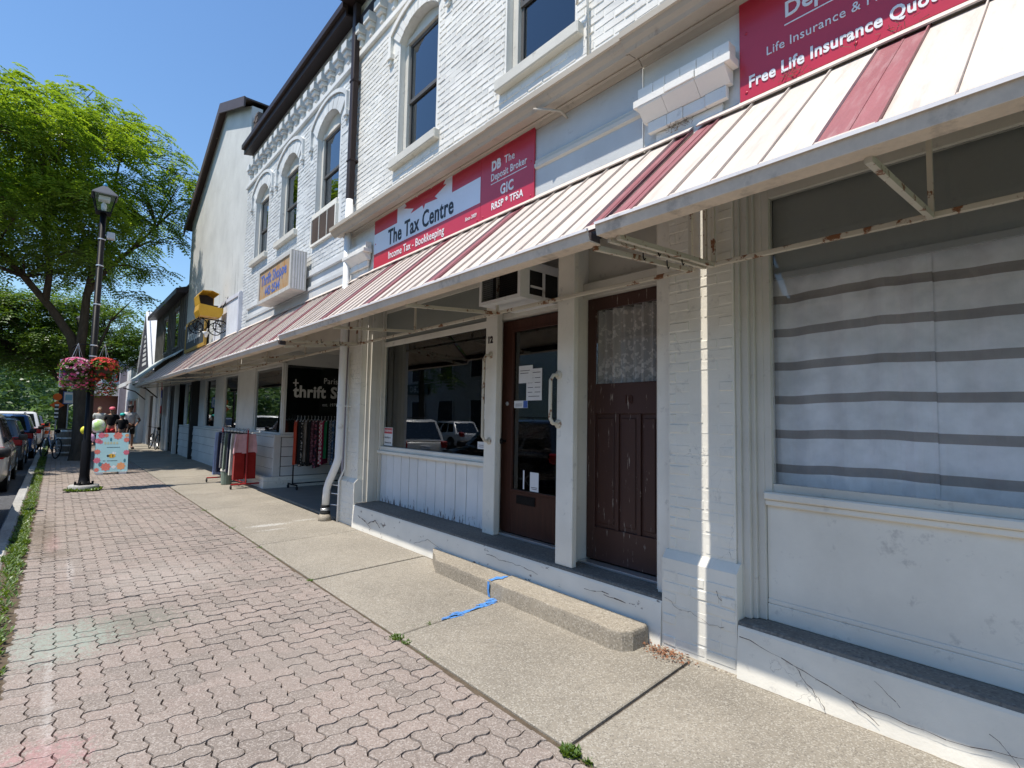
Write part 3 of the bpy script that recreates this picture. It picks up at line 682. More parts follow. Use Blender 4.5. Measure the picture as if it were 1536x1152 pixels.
# ---------------------------------------------------------------- curtains and blind in the windows
def curtain(name, m, X, y0, y1, z0, z1, label, cat, skew=0.0, waves=9, amp=.022, bands=None, mband=None):
    root = thing(name, label, cat, (X, (y0+y1)/2, z0)); n = waves*8
    f = lambda t, z: (X+amp*math.sin(t*waves*6.283+1.3*math.sin(t*5)+z*.5)+amp*.5*math.sin(t*waves*2.1), y0+(y1-y0)*t+skew*(z1-z)*t, z)
    zs = [z0, z1] if not bands else None
    def strip(mesh, za, zb, dx=0):
        for i in range(n):
            p = [f(i/n, za), f((i+1)/n, za), f((i+1)/n, zb), f(i/n, zb)]
            sag = [.007*math.sin(q*5)-.002*math.sin(q*17) for q in (i/n, (i+1)/n)]
            k0, k1 = (sag if za > z0+.01 else (0, 0)), (sag if zb < z1-.01 else (0, 0))
            mesh.poly([(p[0][0]+dx, p[0][1], p[0][2]+k0[0]), (p[1][0]+dx, p[1][1], p[1][2]+k0[1]), (p[2][0]+dx, p[2][1], p[2][2]+k1[1]), (p[3][0]+dx, p[3][1], p[3][2]+k1[0])])
    if not bands:
        s_ = sm(B()); strip(s_, z0, z1); s_.build('cloth', m, root)
    else:
        edges = [z0]; s_ = sm(B()); k = sm(B()); z = z0
        for (a, c) in bands: strip(s_, z, a); strip(k, a, c); z = c
        strip(s_, z, z1); s_.build('cloth', m, root); k.build('stripe_band', mband, root)
    return root
M['curtain'] = cloth('pale_curtain_cloth', (.88, .89, .88)); M['band'] = cloth('grey_stripe_cloth', (.37, .34, .315))
bands = [(1.287+.228*k, 1.343+.228*k) for k in range(6)]
curtain('striped_curtain', M['curtain'], 3.70, .66, 1.56, 1.20, 2.70, 'pale grey striped curtain, the panel nearest the brick pier', 'curtain', -.02, 5, .009, bands, M['band'])
curtain('striped_curtain', M['curtain'], 3.725, -2.0, .69, 1.20, 2.70, 'pale grey striped curtain, the wide panel filling the right of the window', 'curtain', 0, 11, .009, bands, M['band'])
bl = thing('roller_blind', 'grey green roller blind pulled partly down above the striped curtains', 'blind', (3.64, 0, 3.1))
b = B(); b.box(3.635, 3.638, -2.6, 1.50, 2.62, 3.25); b.build('blind_sheet', mat('blind_cloth', (.30, .32, .30), .8, .05), bl)
b = B(); b.box(3.625, 3.645, -2.6, 1.50, 2.575, 2.62, .004); b.build('bottom_bar', mat('blind_bar', (.36, .38, .37), .6, .05), bl)
t = NT('lace_cloth'); t.n.remove(t.b); co = t.coord('pos')
df = t.add('ShaderNodeBsdfDiffuse'); df.inputs[0].default_value = (.74, .70, .64, 1); tr = t.add('ShaderNodeBsdfTransparent')
pat = t.noise(t.coord('pos', (1, 1, 1)), 22, 2); z = t.add('ShaderNodeSeparateXYZ'); t.link(co, z.inputs[0])
low = t.add('ShaderNodeMapRange'); t.link(z.outputs[2], low.inputs[0]); low.inputs[1].default_value = 2.05; low.inputs[2].default_value = 2.2; low.inputs[3].default_value = .06; low.inputs[4].default_value = -.03
f = t.ramp(t.math('ADD', pat, low.outputs[0]), [(.53, .62), (.57, .97)])
mx = t.add('ShaderNodeMixShader'); t.link(f, mx.inputs[0]); t.link(tr.outputs[0], mx.inputs[1]); t.link(df.outputs[0], mx.inputs[2]); t.link(mx.outputs[0], t.out.inputs[0])
curtain('lace_curtain', t.m, 3.775, 2.40, 3.17, 1.93, 2.62, 'white lace curtain behind the window of the peeling brown door', 'curtain', 0, 8, .032)
b = B(); b.box(3.92, 3.94, 2.3, 3.22, .35, 2.8); b.build('inner_wall', M['room'], mb)

# ---------------------------------------------------------------- awnings
def awning(label, y0, y1, pitch, reds, zt, zf, y_arm, phase=0.0, hooks=()):
    r = thing('striped_awning', label, 'awning', (3.3, (y0+y1)/2, zt)); xf, xt = 2.285, 3.345
    sl = Vector((xt-xf, 0, zt-zf)).normalized(); nr = Vector((-sl.z, 0, sl.x))
    def bar(bb, ya, yb, h0, h1, x0=xf, x1=xt):
        p = [Vector((x0, 0, zf+(x0-xf)*sl.z/sl.x)), Vector((x1, 0, zf+(x1-xf)*sl.z/sl.x))]
        bb.prism([((p[0]+nr*h0).x, (p[0]+nr*h0).z), ((p[1]+nr*h0).x, (p[1]+nr*h0).z), ((p[1]+nr*h1).x, (p[1]+nr*h1).z), ((p[0]+nr*h1).x, (p[0]+nr*h1).z)], 'y', ya, yb)
    y = y0+phase
    if phase > 0: y -= pitch
    while y < y1-.01:
        a, c = max(y, y0), min(y+pitch, y1); isred = any(abs((a+c)/2-q) < pitch*.5 for q in reds)
        j = rnd.uniform(-.002, .002); b = B(); bar(b, a+.001, c-.001, .000+j, .004+j); bar(b, a+.001, a+.008, .0041+j, .019+j)
        if isred: bar(b, (a+c)/2-.006, (a+c)/2+.006, .0041+j, .008+j)
        b.build('awning_panel', M['red'] if isred else M['cream'], r)
        y += pitch
    b = B(); b.prism([(xf-.085, zf-.028), (xf-.070, zf-.088), (xf+.03, zf-.088), (xf+.03, zf-.08), (xf-.064, zf-.08), (xf-.079, zf-.026)], 'y', y0, y1); b.build('gutter', M['gutterf'], r)
    b = B(); b.prism([(xf-.094, zf-.034), (xf-.094, zf-.018), (xf-.078, zf-.016), (xf-.0788, zf-.0255), (xf-.086, zf-.030)], 'y', y0, y1); b.build('gutter_lip', M['gutterw'], r)
    b = B(); b.box(xf-.05, xf+.028, y0+.002, y1-.002, zf-.079, zf-.03); b.box(xf-.0018, xf+.022, y0+.002, y1-.002, zf-.029, zf-.008); b.build('gap_shade_strip', M['darkgap'], r)  # dark strip painted in for the shaded gap between panels and gutter
    b = B(); bar(b, y0, y1, -.005, -.0025); b.build('sun_block_sheet', M['gutterf'], r)  # added sheet under the panels, blocks sun leaking through their joints
    b = B(); bar(b, y0, y1, .0105, .0125, xf-.006, xf+.05); b.build('drip_edge', M['cream'], r)
    b = B(); bar(b, y0, y1, .024, .034, xt-.05, xt+.03); b.build('top_flashing', M['cream'], r)
    zr = 2.67
    b = B(); b.box(3.335, 3.362, y0+.01, y1-.01, zr, zr+.032, .004); b.build('wall_rail', M['rust'], r)
    for q in y_arm:
        b = B(); b.prism([(2.30, zf-.112), (3.334, zr-.004), (3.334, zr+.028), (2.30, zf-.082)], 'y', q-.013, q+.013)
        b.box(3.338, 3.36, q-.012, q+.012, zr+.033, zr+.85)
        b.prism([(2.55, zf+.16), (3.36, zr+.62), (3.36, zr+.64), (2.55, zf+.185)], 'y', q+.014, q+.03)
        b.build('support_arm', M['rust'], r)
        if q in hooks:
            for xx in (2.75, 3.02):
                b = B(); b.tube([(xx, q-.018, zr+.01), (xx, q-.02, zr-.03), (xx+.012, q-.02, zr-.045), (xx+.024, q-.02, zr-.03)], .004, 6); b.build('hook', M['black'], r)
    b = B(); b.box(2.75, 2.778, y0+.01, y1-.01, zf+.36, zf+.388); b.build('purlin', M['rust'], r)
    return r
awning('striped metal awning over the curtained window, the section nearest the viewer', -2.6, 1.863, .228, (.64, 1.80, -.55, -1.75), 3.70, 2.72, (.59, 1.78, 1.84), .192, (1.84,))
awning('striped metal awning over doors 12 and 10, between two gutter joints', 1.917, 7.36, .2027, (1.99, 3.68, 4.92, 6.16), 3.69, 2.70, (1.95, 4.12, 5.75, 7.30), .12, (1.95, 7.30))
awning('striped metal awning over the thrift shop entrance, just left of the downspout', 7.40, 14.16, .205, (7.50, 8.15, 9.45, 10.68, 11.95, 13.2), 3.67, 2.64, (7.45, 9.6, 11.9, 14.1), .10, (7.45,))
awning('striped metal awning, the farthest section, lying in the shade of the tree', 14.22, 24.6, .205, (15.4, 16.6, 17.8, 19.0, 20.2, 21.4, 22.6, 23.8), 3.67, 2.66, (14.3, 17, 19.6, 22.2, 24.5))
# ---------------------------------------------------------------- signs
M['signnavy'] = M['lettk']
def board(name, label, y0, y1, z0, z1, x=3.335, m='signred'):
    r = thing(name, label, 'sign', (x, (y0+y1)/2, z0)); b = B(); b.box(x, x+.018, y0, y1, z0, z1, .002); b.build('sign_board', M[m], r); return r
def screws(r, x, pts):
    for y, z in pts: q = sm(B()); q.lathe([(.011, 0), (.009, -.004), (.003, -.005)], (x, y, z), 8, 'x'); q.build('screw', M['signred'], r)
ts = board('shop_sign', 'red and white sign reading The Tax Centre above the awning', 4.43, 6.95, 3.715, 4.46)
xs = 3.335
def flat(r, name, m, quads, x):
    b = B()
    for q in quads: b.prism(q, 'x', x, x+.0015)
    b.build(name, m, r)
rect = lambda y0, y1, z0, z1: [(y0, z0), (y1, z0), (y1, z1), (y0, z1)]
flat(ts, 'white_band', M['signwhite'], [rect(4.432, 6.948, 3.935, 4.225), rect(4.98, 6.28, 4.225, 4.459)], xs-.0025)
half = [(0, -.42), (.03, -.16), (.30, -.215), (.235, -.10), (.47, .08), (.41, .12), (.46, .27), (.31, .24), (.27, .33), (.13, .19), (.20, .50), (.11, .46), (0, .66)]
leafp = half+[(-x, y) for x, y in half[-2:0:-1]]
lp = [(5.6+x*1.06, 4.335+max(-.30, y)*.40) for x, y in leafp]; lp = [(y, min(z, 4.458)) for y, z in lp]
flat(ts, 'leaf_emblem', M['signred'], [lp], xs-.0045)
text('The Tax Centre', .30, M['lettk'], ts, (xs-.005, 6.52, 3.975), '-x', .76, bold=.005)
text('Income Tax - Bookkeeping', .145, M['lettw'], ts, (xs-.005, 6.50, 3.775), '-x', .82, bold=.0005)
text('Since 2009', .06, M['lettw'], ts, (xs-.005, 4.70, 3.80), '-x', .75, shear=.15)
bs = board('shop_sign', 'crimson sign reading The Deposit Broker, GIC and RRSP * TFSA', 3.585, 4.427, 3.715, 4.445)
text('DB', .14, M['lettw'], bs, (xs-.003, 4.24, 4.215), '-x', .8, bold=.006); text('The', .115, M['lettw'], bs, (xs-.003, 4.03, 4.225), '-x', .85)
text('Deposit Broker', .108, M['lettw'], bs, (xs-.003, 4.25, 4.105), '-x', .77, bold=.001)
flat(bs, 'rule_line', M['lettw'], [rect(3.69, 4.25, 4.068, 4.076)], xs-.0025)
text('GIC', .145, M['lettw'], bs, (xs-.003, 4.09, 3.915), '-x', .82, bold=.004); text('RRSP * TFSA', .105, M['lettw'], bs, (xs-.003, 4.235, 3.79), '-x', .84, bold=.0015)
s3 = board('shop_sign', 'large crimson sign reading Free Life Insurance Quotes at the upper right', -1.6, 1.575, 3.74, 4.62)
b = text('The', .13, M['lettw'], s3, (xs-.003, 1.22, 4.345), '-x', .9); text('Deposit Broker', .14, M['lettw'], s3, (xs-.003, 1.285, 4.165), '-x', .95, bold=.003)
flat(s3, 'rule_line', M['lettw'], [rect(-.2, 1.285, 4.112, 4.12)], xs-.0025)
text('Life Insurance & Mutual Funds', .082, M['lettw'], s3, (xs-.003, 1.40, 3.975), '-x', .93); text('Free Life Insurance Quotes', .108, M['lettw'], s3, (xs-.003, 1.515, 3.815), '-x', .84, bold=.003)
screws(ts, 3.3318, ((6.9, 3.75), (5.7, 3.745), (4.48, 3.75), (6.9, 4.08), (4.48, 4.4))); screws(bs, 3.3348, ((4.38, 3.76), (3.63, 3.76), (4.38, 4.41), (3.63, 4.41), (3.63, 4.1))); screws(s3, 3.3348, ((1.53, 3.79), (1.53, 4.2), (.35, 3.79), (.9, 3.785), (1.53, 4.57)))
# ---------------------------------------------------------------- air conditioner, handles, notices
ac = thing('air_conditioner', 'white window air conditioner jutting out above door 12', 'air conditioner', (3.5, 3.98, 2.76))
b = B(); b.box(3.25, 3.262, 3.66, 4.30, 2.765, 2.80); b.box(3.25, 3.262, 3.66, 4.30, 3.10, 3.14); b.box(3.25, 3.262, 4.265, 4.30, 2.801, 3.099); b.box(3.25, 3.262, 3.66, 3.70, 2.801, 3.099)
b.box(3.2625, 3.80, 3.661, 3.672, 2.767, 2.81); b.box(3.2625, 3.80, 3.661, 3.672, 3.05, 3.138); b.box(3.2625, 3.37, 3.661, 3.672, 2.811, 3.049); b.box(3.55, 3.58, 3.661, 3.672, 2.811, 3.049); b.box(3.39, 3.549, 3.6612, 3.672, 2.88, 2.90)
b.box(3.2625, 3.80, 4.288, 4.299, 2.767, 3.138); b.box(3.263, 3.80, 3.673, 4.287, 2.766, 2.778); b.box(3.263, 3.80, 3.673, 4.287, 3.128, 3.138); b.build('housing', M['pipe'], ac)
b = B(); b.box(3.40, 3.79, 3.70, 4.26, 2.79, 3.12); b.build('condenser', M['dark'], ac)
b = B()
for k in range(14): b.prism([(3.262, 2.805+.021*k), (3.285, 2.815+.021*k), (3.285, 2.818+.021*k), (3.262, 2.808+.021*k)], 'y', 3.701, 4.264)
b.build('louvre_grille', M['brown'], ac)
def handle(label, x, y, z0, z1, so, yo):
    b = sm(B()); b.tube([(x, y, z0), (x-so*.7, y+yo*.6, z0+.004), (x-so, y+yo, z0+.05), (x-so*1.02, y+yo, (z0+z1)/2), (x-so, y+yo, z1-.05), (x-so*.7, y+yo*.6, z1-.004), (x, y, z1)], .016, 10)
    for z in (z0, z1): b.lathe([(.04, 0), (.04, -.008), (.02, -.014)], (x, y, z), 12, 'x')
    tag(b.build('grab_bar', M['rust'], None), label, 'grab bar')
handle('tall rusty grab bar on the post under the number 12', 3.66, 4.60, 1.36, 2.32, .075, .03)
handle('short rusty grab bar on the white pilaster between the doors', 3.40, 3.285, 1.57, 2.01, .075, .03)
def notice(label, x, y0, y1, z0, z1, lines=(), tilt=0.0, m='paper', head=None, texts=()):
    r = thing('paper_notice', label, 'notice', (x, (y0+y1)/2, z0)); b = B(); b.box(x, x+.0012, y0, y1, z0, z1); b.build('sheet', M[m], r)
    if lines:
        b = B()
        for (a, c, z) in lines: b.box(x-.0008, x-.0001, y1-(y1-y0)*c, y1-(y1-y0)*a, z0+(z1-z0)*z, z0+(z1-z0)*z+.006)
        b.build('print', M['lettk'], r, kind='stuff')
    if head: b = B(); b.box(x-.0008, x-.0001, *head); b.build('print_block', M['blue'] if 'card' in label else M['signred'], r)
    for (s_, sz, y, z, mm) in texts: text(s_, sz, M[mm], r, (x-.0012, y, z), '-x', .9, depth=.0003, bold=.001)
    return r
xg = 3.833
notice('white sheet of opening hours taped high on the glass of door 12', xg, 3.95, 4.19, 1.81, 2.15, [(.1, .9, .87), (.1, .45, .70), (.55, .9, .70), (.1, .4, .55), (.55, .9, .55), (.1, .45, .40), (.55, .9, .40), (.1, .4, .25), (.55, .9, .25), (.15, .85, .12)], texts=())
notice('blank white page overlapping the opening hours sheet on door 12', xg-.004, 4.09, 4.31, 2.00, 2.19, [(.1, .8, .7), (.1, .7, .55)])
notice('blue and white card sticker below the notices on door 12', xg, 4.165, 4.385, 1.73, 1.81, [(.1, .6, .5), (.1, .6, .25)], head=(4.167, 4.235, 1.732, 1.808))
notice('white letter standing at the foot of the glass of door 12', xg, 3.98, 4.11, .85, 1.05, [(.15, .85, .2), (.2, .8, .12)])
notice('thin white strip of paper at the foot of the door 12 glass', xg, 4.20, 4.22, .86, 1.06)
xw = 3.797
r_ = notice('red and white warning sticker in the lower left corner of the shop window', xw, 7.08, 7.34, 1.18, 1.45, head=(7.09, 7.33, 1.36, 1.44), texts=(('WARNING', .05, 7.32, 1.385, 'lettw'), ('Security on', .042, 7.32, 1.29, 'lettk'), ('Camera in Use', .036, 7.32, 1.215, 'lettk')))
notice('blue and white card sticker low in the right of the shop window', xw, 4.80, 4.99, 1.25, 1.335, [(.1, .6, .5), (.1, .6, .25)], head=(4.802, 4.85, 1.252, 1.333))
notice('small white notice at mid height beside the right edge of the shop window', xw, 4.80, 4.93, 1.60, 1.78, [(.2, .8, .75), (.2, .8, .6), (.2, .7, .3)])
pf = thing('picture_frame', 'small dark reddish picture hanging inside the shop window', 'picture', (4.1, 6.3, 2.2)); b = B(); b.box(4.1, 4.115, 6.22, 6.52, 2.28, 2.62, .004); b.build('frame', M['brown'], pf); b = B(); b.box(4.096, 4.0995, 6.25, 6.49, 2.31, 2.59); b.build('picture_sheet', mat('red_picture', (.12, .03, .03), .6, .6, 14), pf)
# ================================================================ the thrift shop building
M['siding'] = wall_paint('grey_white_siding_paint', (.66, .66, .63), 0, (.36, .36, .35), .05)
M['greybrick'] = wall_paint('white_grey_painted_brick', (.70, .71, .70), 0, (.34, .32, .30), .08)
tb = thing('brick_building', 'grey white brick building with three arched windows above the thrift shop', 'building', (3.4, 11, 0))
TY0, TY1 = 7.905, 14.3
wall = B(); tw = [(8.45, 9.50, 5.26, 6.72, .27), (10.50, 11.55, 5.26, 6.72, .27), (12.42, 13.44, 5.26, 6.72, .27)]
holed([(TY0, 3.3), (TY1, 3.3), (TY1, 8.2), (TY0, 8.2)], [arch(*w) for w in tw], X0, wall, .3)
tw_ = wall.build('wall', M['greybrick'], tb)
blk2 = [hood_block(*w, off=.24, t=.06, drop=.3) for w in tw]
extra = lambda y, z: (8.3 < y < 9.6 and 4.62 < z < 5.3) or (4.12 < z < 4.24) or (8.0 < y < 13.75 and z < 4.12)
brick_wall(tw_, X0, TY0, TY1, 3.62, 7.28, lambda y, z: any(f(y, z) for f in blk2) or extra(y, z), M['greybrick'], 300)
for k, w in enumerate(tw):
    window(tb, 'upper_window', *w, sill=k > 0); hood(tb, w[0], w[1], w[3], w[4], X0, M['greybrick'], .24, .06, .3)
b = B(); b.box(X0-.04, X0+.1, 8.42, 9.53, 5.16, 5.26, .006); b.box(X0-.05, X0, 8.40, 9.55, 4.66, 4.70); b.box(X0-.05, X0, 8.40, 8.44, 4.701, 5.159); b.box(X0-.05, X0, 9.51, 9.55, 4.701, 5.159)
b.box(X0-.04, X0-.01, 8.80, 8.815, 4.701, 5.159); b.box(X0-.04, X0-.01, 9.16, 9.175, 4.701, 5.159); vb = b.build('vent_frame', M['white'], tb)
for k in range(3): q = B(); a = 8.441+.3575*k; q.box(X0-.035, X0-.012, a+.005, a+.35, 4.705, 5.155, .004); q.build('vent_slat', mat('brown_slat', (.075, .05, .035), .7, .3), vb)
# belt over the awning, panel edge, dentils, eave
b = B(); b.box(X0-.045, X0, 8.0, 13.72, 4.12, 4.235, .01); b.build('belt_course', M['greybrick'], tb)
b = B(); b.box(X0-.03, X0-.001, 8.0, 13.72, 3.60, 3.92); b.box(X0-.05, X0-.0302, 8.0, 13.72, 3.86, 3.92); b.build('panel_board', M['frieze'], tb)
b = B(); b.box(X0-.055, X0, TY0+.01, TY1, 7.30, 7.39, .008); b.build('belt_course', M['greybrick'], tb)
for k in range(17): dentil(tb, 8.15+.36*k, 7.45, X0, M['greybrick'])
b = B(); b.box(X0-.06, X0, TY0+.01, TY1, 7.80, 7.85); b.build('belt_course', M['greybrick'], tb)
b = B(); b.box(3.16, 3.19, TY0, TY1-.3, 8.06, 8.24); b.prism([(3.1905, 8.065), (X0, 8.10), (X0, 8.13), (3.1905, 8.095)], 'y', TY0, TY1-.3); b.box(3.10, 3.1595, TY0, TY1-.3, 8.17, 8.27); b.build('eave', M['brown'], tb)
b = B(); b.prism([(3.11, 8.271), (9, 8.33), (9, 8.4), (3.11, 8.30)], 'y', TY0, TY1-.28); b.build('roof', M['brown'], tb)
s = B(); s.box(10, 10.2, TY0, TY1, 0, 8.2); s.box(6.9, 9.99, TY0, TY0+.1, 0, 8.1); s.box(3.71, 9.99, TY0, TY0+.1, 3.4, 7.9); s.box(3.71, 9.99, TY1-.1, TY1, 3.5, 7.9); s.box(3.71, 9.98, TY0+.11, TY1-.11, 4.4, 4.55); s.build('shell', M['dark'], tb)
# entrance recess: paving, ceiling, display windows
b = B(); b.prism([(3.42, 7.95), (7.0, 7.95), (7.0, 12.32), (3.42, 12.32)], 'z', -.02, .004); b.build('entrance_floor', mat('grey_green_floor', (.17, .185, .18), .6, .12), tb)
b = B(); b.box(3.40, 3.445, 7.99, 12.2, -.02, .012, .004); b.build('threshold', M['step'], tb)
b = B(); b.box(3.42, 9.9, TY0+.12, TY1, 3.10, 3.16); b.box(3.40, 3.46, TY0+.1, 27, 2.86, 3.3); b.box(3.461, 4.0, 12.5, 27, 2.80, 3.099); b.build('soffit', M['trim'], tb)
def siding_x(parent, X, y0, y1, z0, z1, nb, m):
    h = (z1-z0)/nb
    for k in range(nb):
        q = B(); a = z0+h*k; q.prism([(X-.034, a+.008), (X, a+.008), (X, a+h-.006), (X-.012, a+h-.006)], 'y', y0, y1); q.build('siding_board', m, parent)
def siding_y(parent, Y, x0, x1, z0, z1, nb, m):
    h = (z1-z0)/nb
    for k in range(nb):
        q = B(); a = z0+h*k; q.prism([(Y-.034, a+.008), (Y, a+.008), (Y, a+h-.006), (Y-.012, a+h-.006)], 'x', x0, x1); q.build('siding_board', m, parent)
def bay(parent, y0, y1, X=3.9, wins=(), zb=1.18, zt=2.79, z0=.16):
    """front display bay: siding below, sill, window with glass above"""
    siding_x(parent, X-.15, y0, y1, z0, zb-.07, 4, M['siding'])
    b = B(); b.box(X-.17, X+.05, y0-.01, y1+.01, zb-.068, zb-.012, .006); b.box(X-.16, X, y0-.004, y1+.004, 0, z0-.004); b.build('bulkhead', M['siding'], parent); b = B(); b.box(X-.149, X-.02, y0+.01, y1-.01, z0, zb-.07); b.build('shadow_gap_backing', M['dark'], parent)  # sheet behind the boards coloured dark so their gaps read as shadow
    last = y0
    for (a, c) in wins:
        if a > last+.02: q = B(); q.box(X-.03, X+.06, last, a, zb-.01, zt+.03, .004); q.build('post', M['siding'], parent)
        f = B(); f.box(X, X+.05, a, a+.05, zb-.01, zt); f.box(X, X+.05, c-.05, c, zb-.01, zt); f.box(X+.001, X+.049, a+.051, c-.051, zb-.01, zb+.03); f.box(X+.001, X+.049, a+.051, c-.051, zt-.05, zt); o = f.build('shop_window', M['siding'], parent)
        g = B(); g.box(X+.02, X+.026, a+.051, c-.051, zb+.031, zt-.051); g.build('pane', M['glass'], o); last = c
    if y1 > last+.02: q = B(); q.box(X-.03, X+.06, last, y1, zb-.01, zt+.03, .004); q.build('post', M['siding'], parent)
bay(tb, 12.47, 16.2, wins=((12.55, 14.72),))
b = B(); b.box(3.885, 6.4, 12.451, 12.469, .0, 1.115); b.build('shadow_gap_backing', M['dark'], tb)  # near-black sheet paints the shadow lines between the siding boards
siding_y(tb, 12.45, 3.90, 6.4, .24, 1.11, 4, M['siding'])
b = B(); b.box(3.73, 3.88, 12.42, 12.469, .16, 1.115, .004); b.box(3.73, 6.4, 12.40, 12.50, 1.116, 1.17, .006); b.build('corner_post', M['siding'], tb)
b = B(); b.prism([(3.50, 12.26), (6.4, 12.26), (6.4, 12.44), (3.60, 12.44), (3.60, 14.9), (3.50, 14.9)], 'z', 0, .15); b.prism([(3.52, 12.34), (6.4, 12.34), (6.4, 12.442), (3.62, 12.442), (3.62, 14.9), (3.52, 14.9)], 'z', .1501, .235); b.build('plinth', M['oldwall'], tb)
f = B(); f.box(3.905, 3.955, 12.42, 12.47, 1.171, 2.80); f.box(3.956, 6.4, 12.425, 12.465, 1.171, 1.22); f.box(3.956, 6.4, 12.425, 12.465, 2.77, 3.1); wo = f.build('shop_window', M['siding'], tb)
g = B(); g.box(3.957, 6.4, 12.44, 12.446, 1.221, 2.769); g.build('pane', M['glass'], wo)
g = B(); g.box(3.957, 6.4, 12.46, 12.464, 1.221, 2.769); g.build('black_film', M['dark'], wo)
text('thrift', .38, M['lettdim'], wo, (4.11, 12.434, 2.04), '-y', .90, bold=.012); text('Store', .38, M['lettdim'], wo, (4.98, 12.434, 2.04), '-y', .9, bold=.012); text('Paris', .20, M['lettdim'], wo, (4.80, 12.434, 2.38), '-y', .85); text('est. 1979', .11, M['lettdim'], wo, (4.79, 12.434, 1.84), '-y', .85)
b = B(); b.box(4.135, 4.165, 12.430, 12.436, 2.28, 2.45); b.box(4.09, 4.215, 12.4302, 12.4362, 2.345, 2.375); b.build('cross_stroke', M['lettdim'], wo)
b = B(); b.box(6.41, 6.5, 8.0, 12.4, 0, 3.1); b.box(4.6, 7.8, 14.2, 14.3, 0, 3.1); b.build('inner_wall', M['room'], tb)
b = B(); b.box(3.41, 3.45, 7.91, 7.98, 0, 3.1); b.build('jamb', mat('mauve_grey_paint', (.34, .30, .32), .6), tb)
# light box sign, downspouts
ls = thing('light_box_sign', 'weathered orange light box sign reading Thrift Shoppe in blue', 'sign', (3.1, 10.9, 3.95))
t = NT('weathered_orange_face'); co = t.coord('pos', (1, 1, .5)); n = t.noise(co, 9, 7, .7); c = t.ramp(n, [(.35, (.40, .19, .05)), (.55, (.44, .30, .17)), (.7, (.34, .30, .27))]); t.col(c); t.b.inputs['Roughness'].default_value = .6
b = B(); b.box(3.02, 3.03, 9.62, 11.45, 3.93, 4.49); b.build('sign_face', t.m, ls)
b = B(); b.box(3.0, 3.28, 9.53, 9.615, 3.85, 4.57, .004); b.box(3.0, 3.28, 11.455, 11.54, 3.85, 4.57, .004); b.box(3.0, 3.28, 9.616, 11.454, 3.85, 3.925, .004); b.box(3.0, 3.28, 9.616, 11.454, 4.495, 4.57, .004); b.box(3.031, 3.279, 9.616, 11.454, 3.926, 4.494); b.box(3.281, 3.37, 9.9, 9.95, 4.0, 4.05); b.box(3.281, 3.37, 11.1, 11.15, 4.0, 4.05); b.build('cabinet', mat('streaked_grey_cabinet', (.52, .50, .46), .6, .2, 5, 30, .2, stretch=(1, 3, .4)), ls)
for k in range(5): q = B(); q.box(3.04+.045*k, 3.062+.045*k, 9.524, 9.5295, 3.87, 4.55); q.build('cabinet_rib', M['gutterw'], ls)
faded = chip_paint('faded_blue_lettering', (.07, .14, .42), (.42, .28, .16), .56, (1, 1, .4), 14)
text('Thrift Shoppe', .30, faded, ls, (3.018, 11.38, 4.21), '-x', .88, bold=.008); text('442-2544', .24, faded, ls, (3.018, 11.1, 3.98), '-x', .95, bold=.008)
dp = thing('downspout', 'dark brown downspout between the two brick buildings, above the white one', 'downspout', (3.28, 7.75, 4.9)); b = B(); b.box(3.23, 3.33, 7.69, 7.80, 4.90, 8.2, .012); b.build('pipe', M['brown'], dp)
for z in (5.6, 6.9): b = B(); b.box(3.222, 3.368, 7.68, 7.81, z, z+.03, .003); b.build('strap', M['brown'], dp)
wp = thing('downspout', 'white round downspout with a bent foot beside the thrift shop entrance', 'downspout', (3.27, 7.75, 0))
b = sm(B()); b.tube([(3.27, 7.73, 4.98), (3.27, 7.73, 2.6), (3.26, 7.74, .98), (3.25, 7.78, .88), (3.24, 8.02, .58), (3.235, 8.07, .48), (3.23, 8.09, .2)], .056, 18); b.build('pipe', M['pipe'], wp)
for (z, rr) in ((.10, .075), (.15, .068), (.20, .064)): b = B(); b.lathe([(rr-.006, 0), (rr, .005), (rr, .034), (rr-.006, .04)], (3.23, 8.09, z), 20); b.build('collar', M['rubber'] if z != .15 else M['alu'], wp)
b = sm(B()); b.lathe([(.10, -.02), (.095, .05), (.078, .1)], (3.23, 8.09, 0), 18); b.build('concrete_foot', M['step'], wp)
for z in (1.75, 3.3): b = B(); b.lathe([(.058, 0), (.062, .004), (.062, .026), (.058, .03)], (3.262, 7.737, z), 18); b.box(3.30, 3.43, 7.73, 7.745, z+.005, z+.02); b.build('strap', M['pipe'], wp)
b = sm(B()); b.tube([(3.33, 7.86, 0), (3.335, 7.86, .62), (3.37, 7.84, .72), (3.40, 7.82, .8), (3.40, 7.81, 2.6)], .014, 8)
for z in (.25, .42, .55): b.tube([(3.28, 8.0, z), (3.335, 7.86, z)], .007, 6)
b.build('cable_conduit', M['pipe'], wp)
# ================================================================ stucco building with the gable
gb = thing('stucco_building', 'tall white stucco building with a brown edged gable and streaked wall', 'building', (3.4, 18, 0))
st = wall_paint('streaked_white_stucco', (.60, .60, .575), 0, (.36, .34, .32), 0, True)
GY0, GY1, PK = 14.305, 21.85, 17.2
w = B(); w.prism([(GY0, 3.2), (GY1, 3.2), (GY1, 8.55), (PK, 10.75), (GY0, 9.55)], 'x', X0, X0+.25); w.build('wall', st, gb)
b = B(); b.prism([(GY0-.02, 9.72), (GY0-.02, 9.46), (PK, 10.56), (GY1+.45, 8.14), (GY1+.45, 8.42), (PK, 10.86)], 'x', 3.16, 3.20)
b.prism([(GY0-.02, 9.71), (GY0-.02, 9.67), (PK, 10.80), (GY1+.45, 8.36), (GY1+.45, 8.41), (PK, 10.85)], 'x', 3.201, 12); b.build('roof', chip_paint('rusty_brown_rake', (.07, .045, .037), (.28, .20, .15), .66, (1, 1, 1), 6), gb)
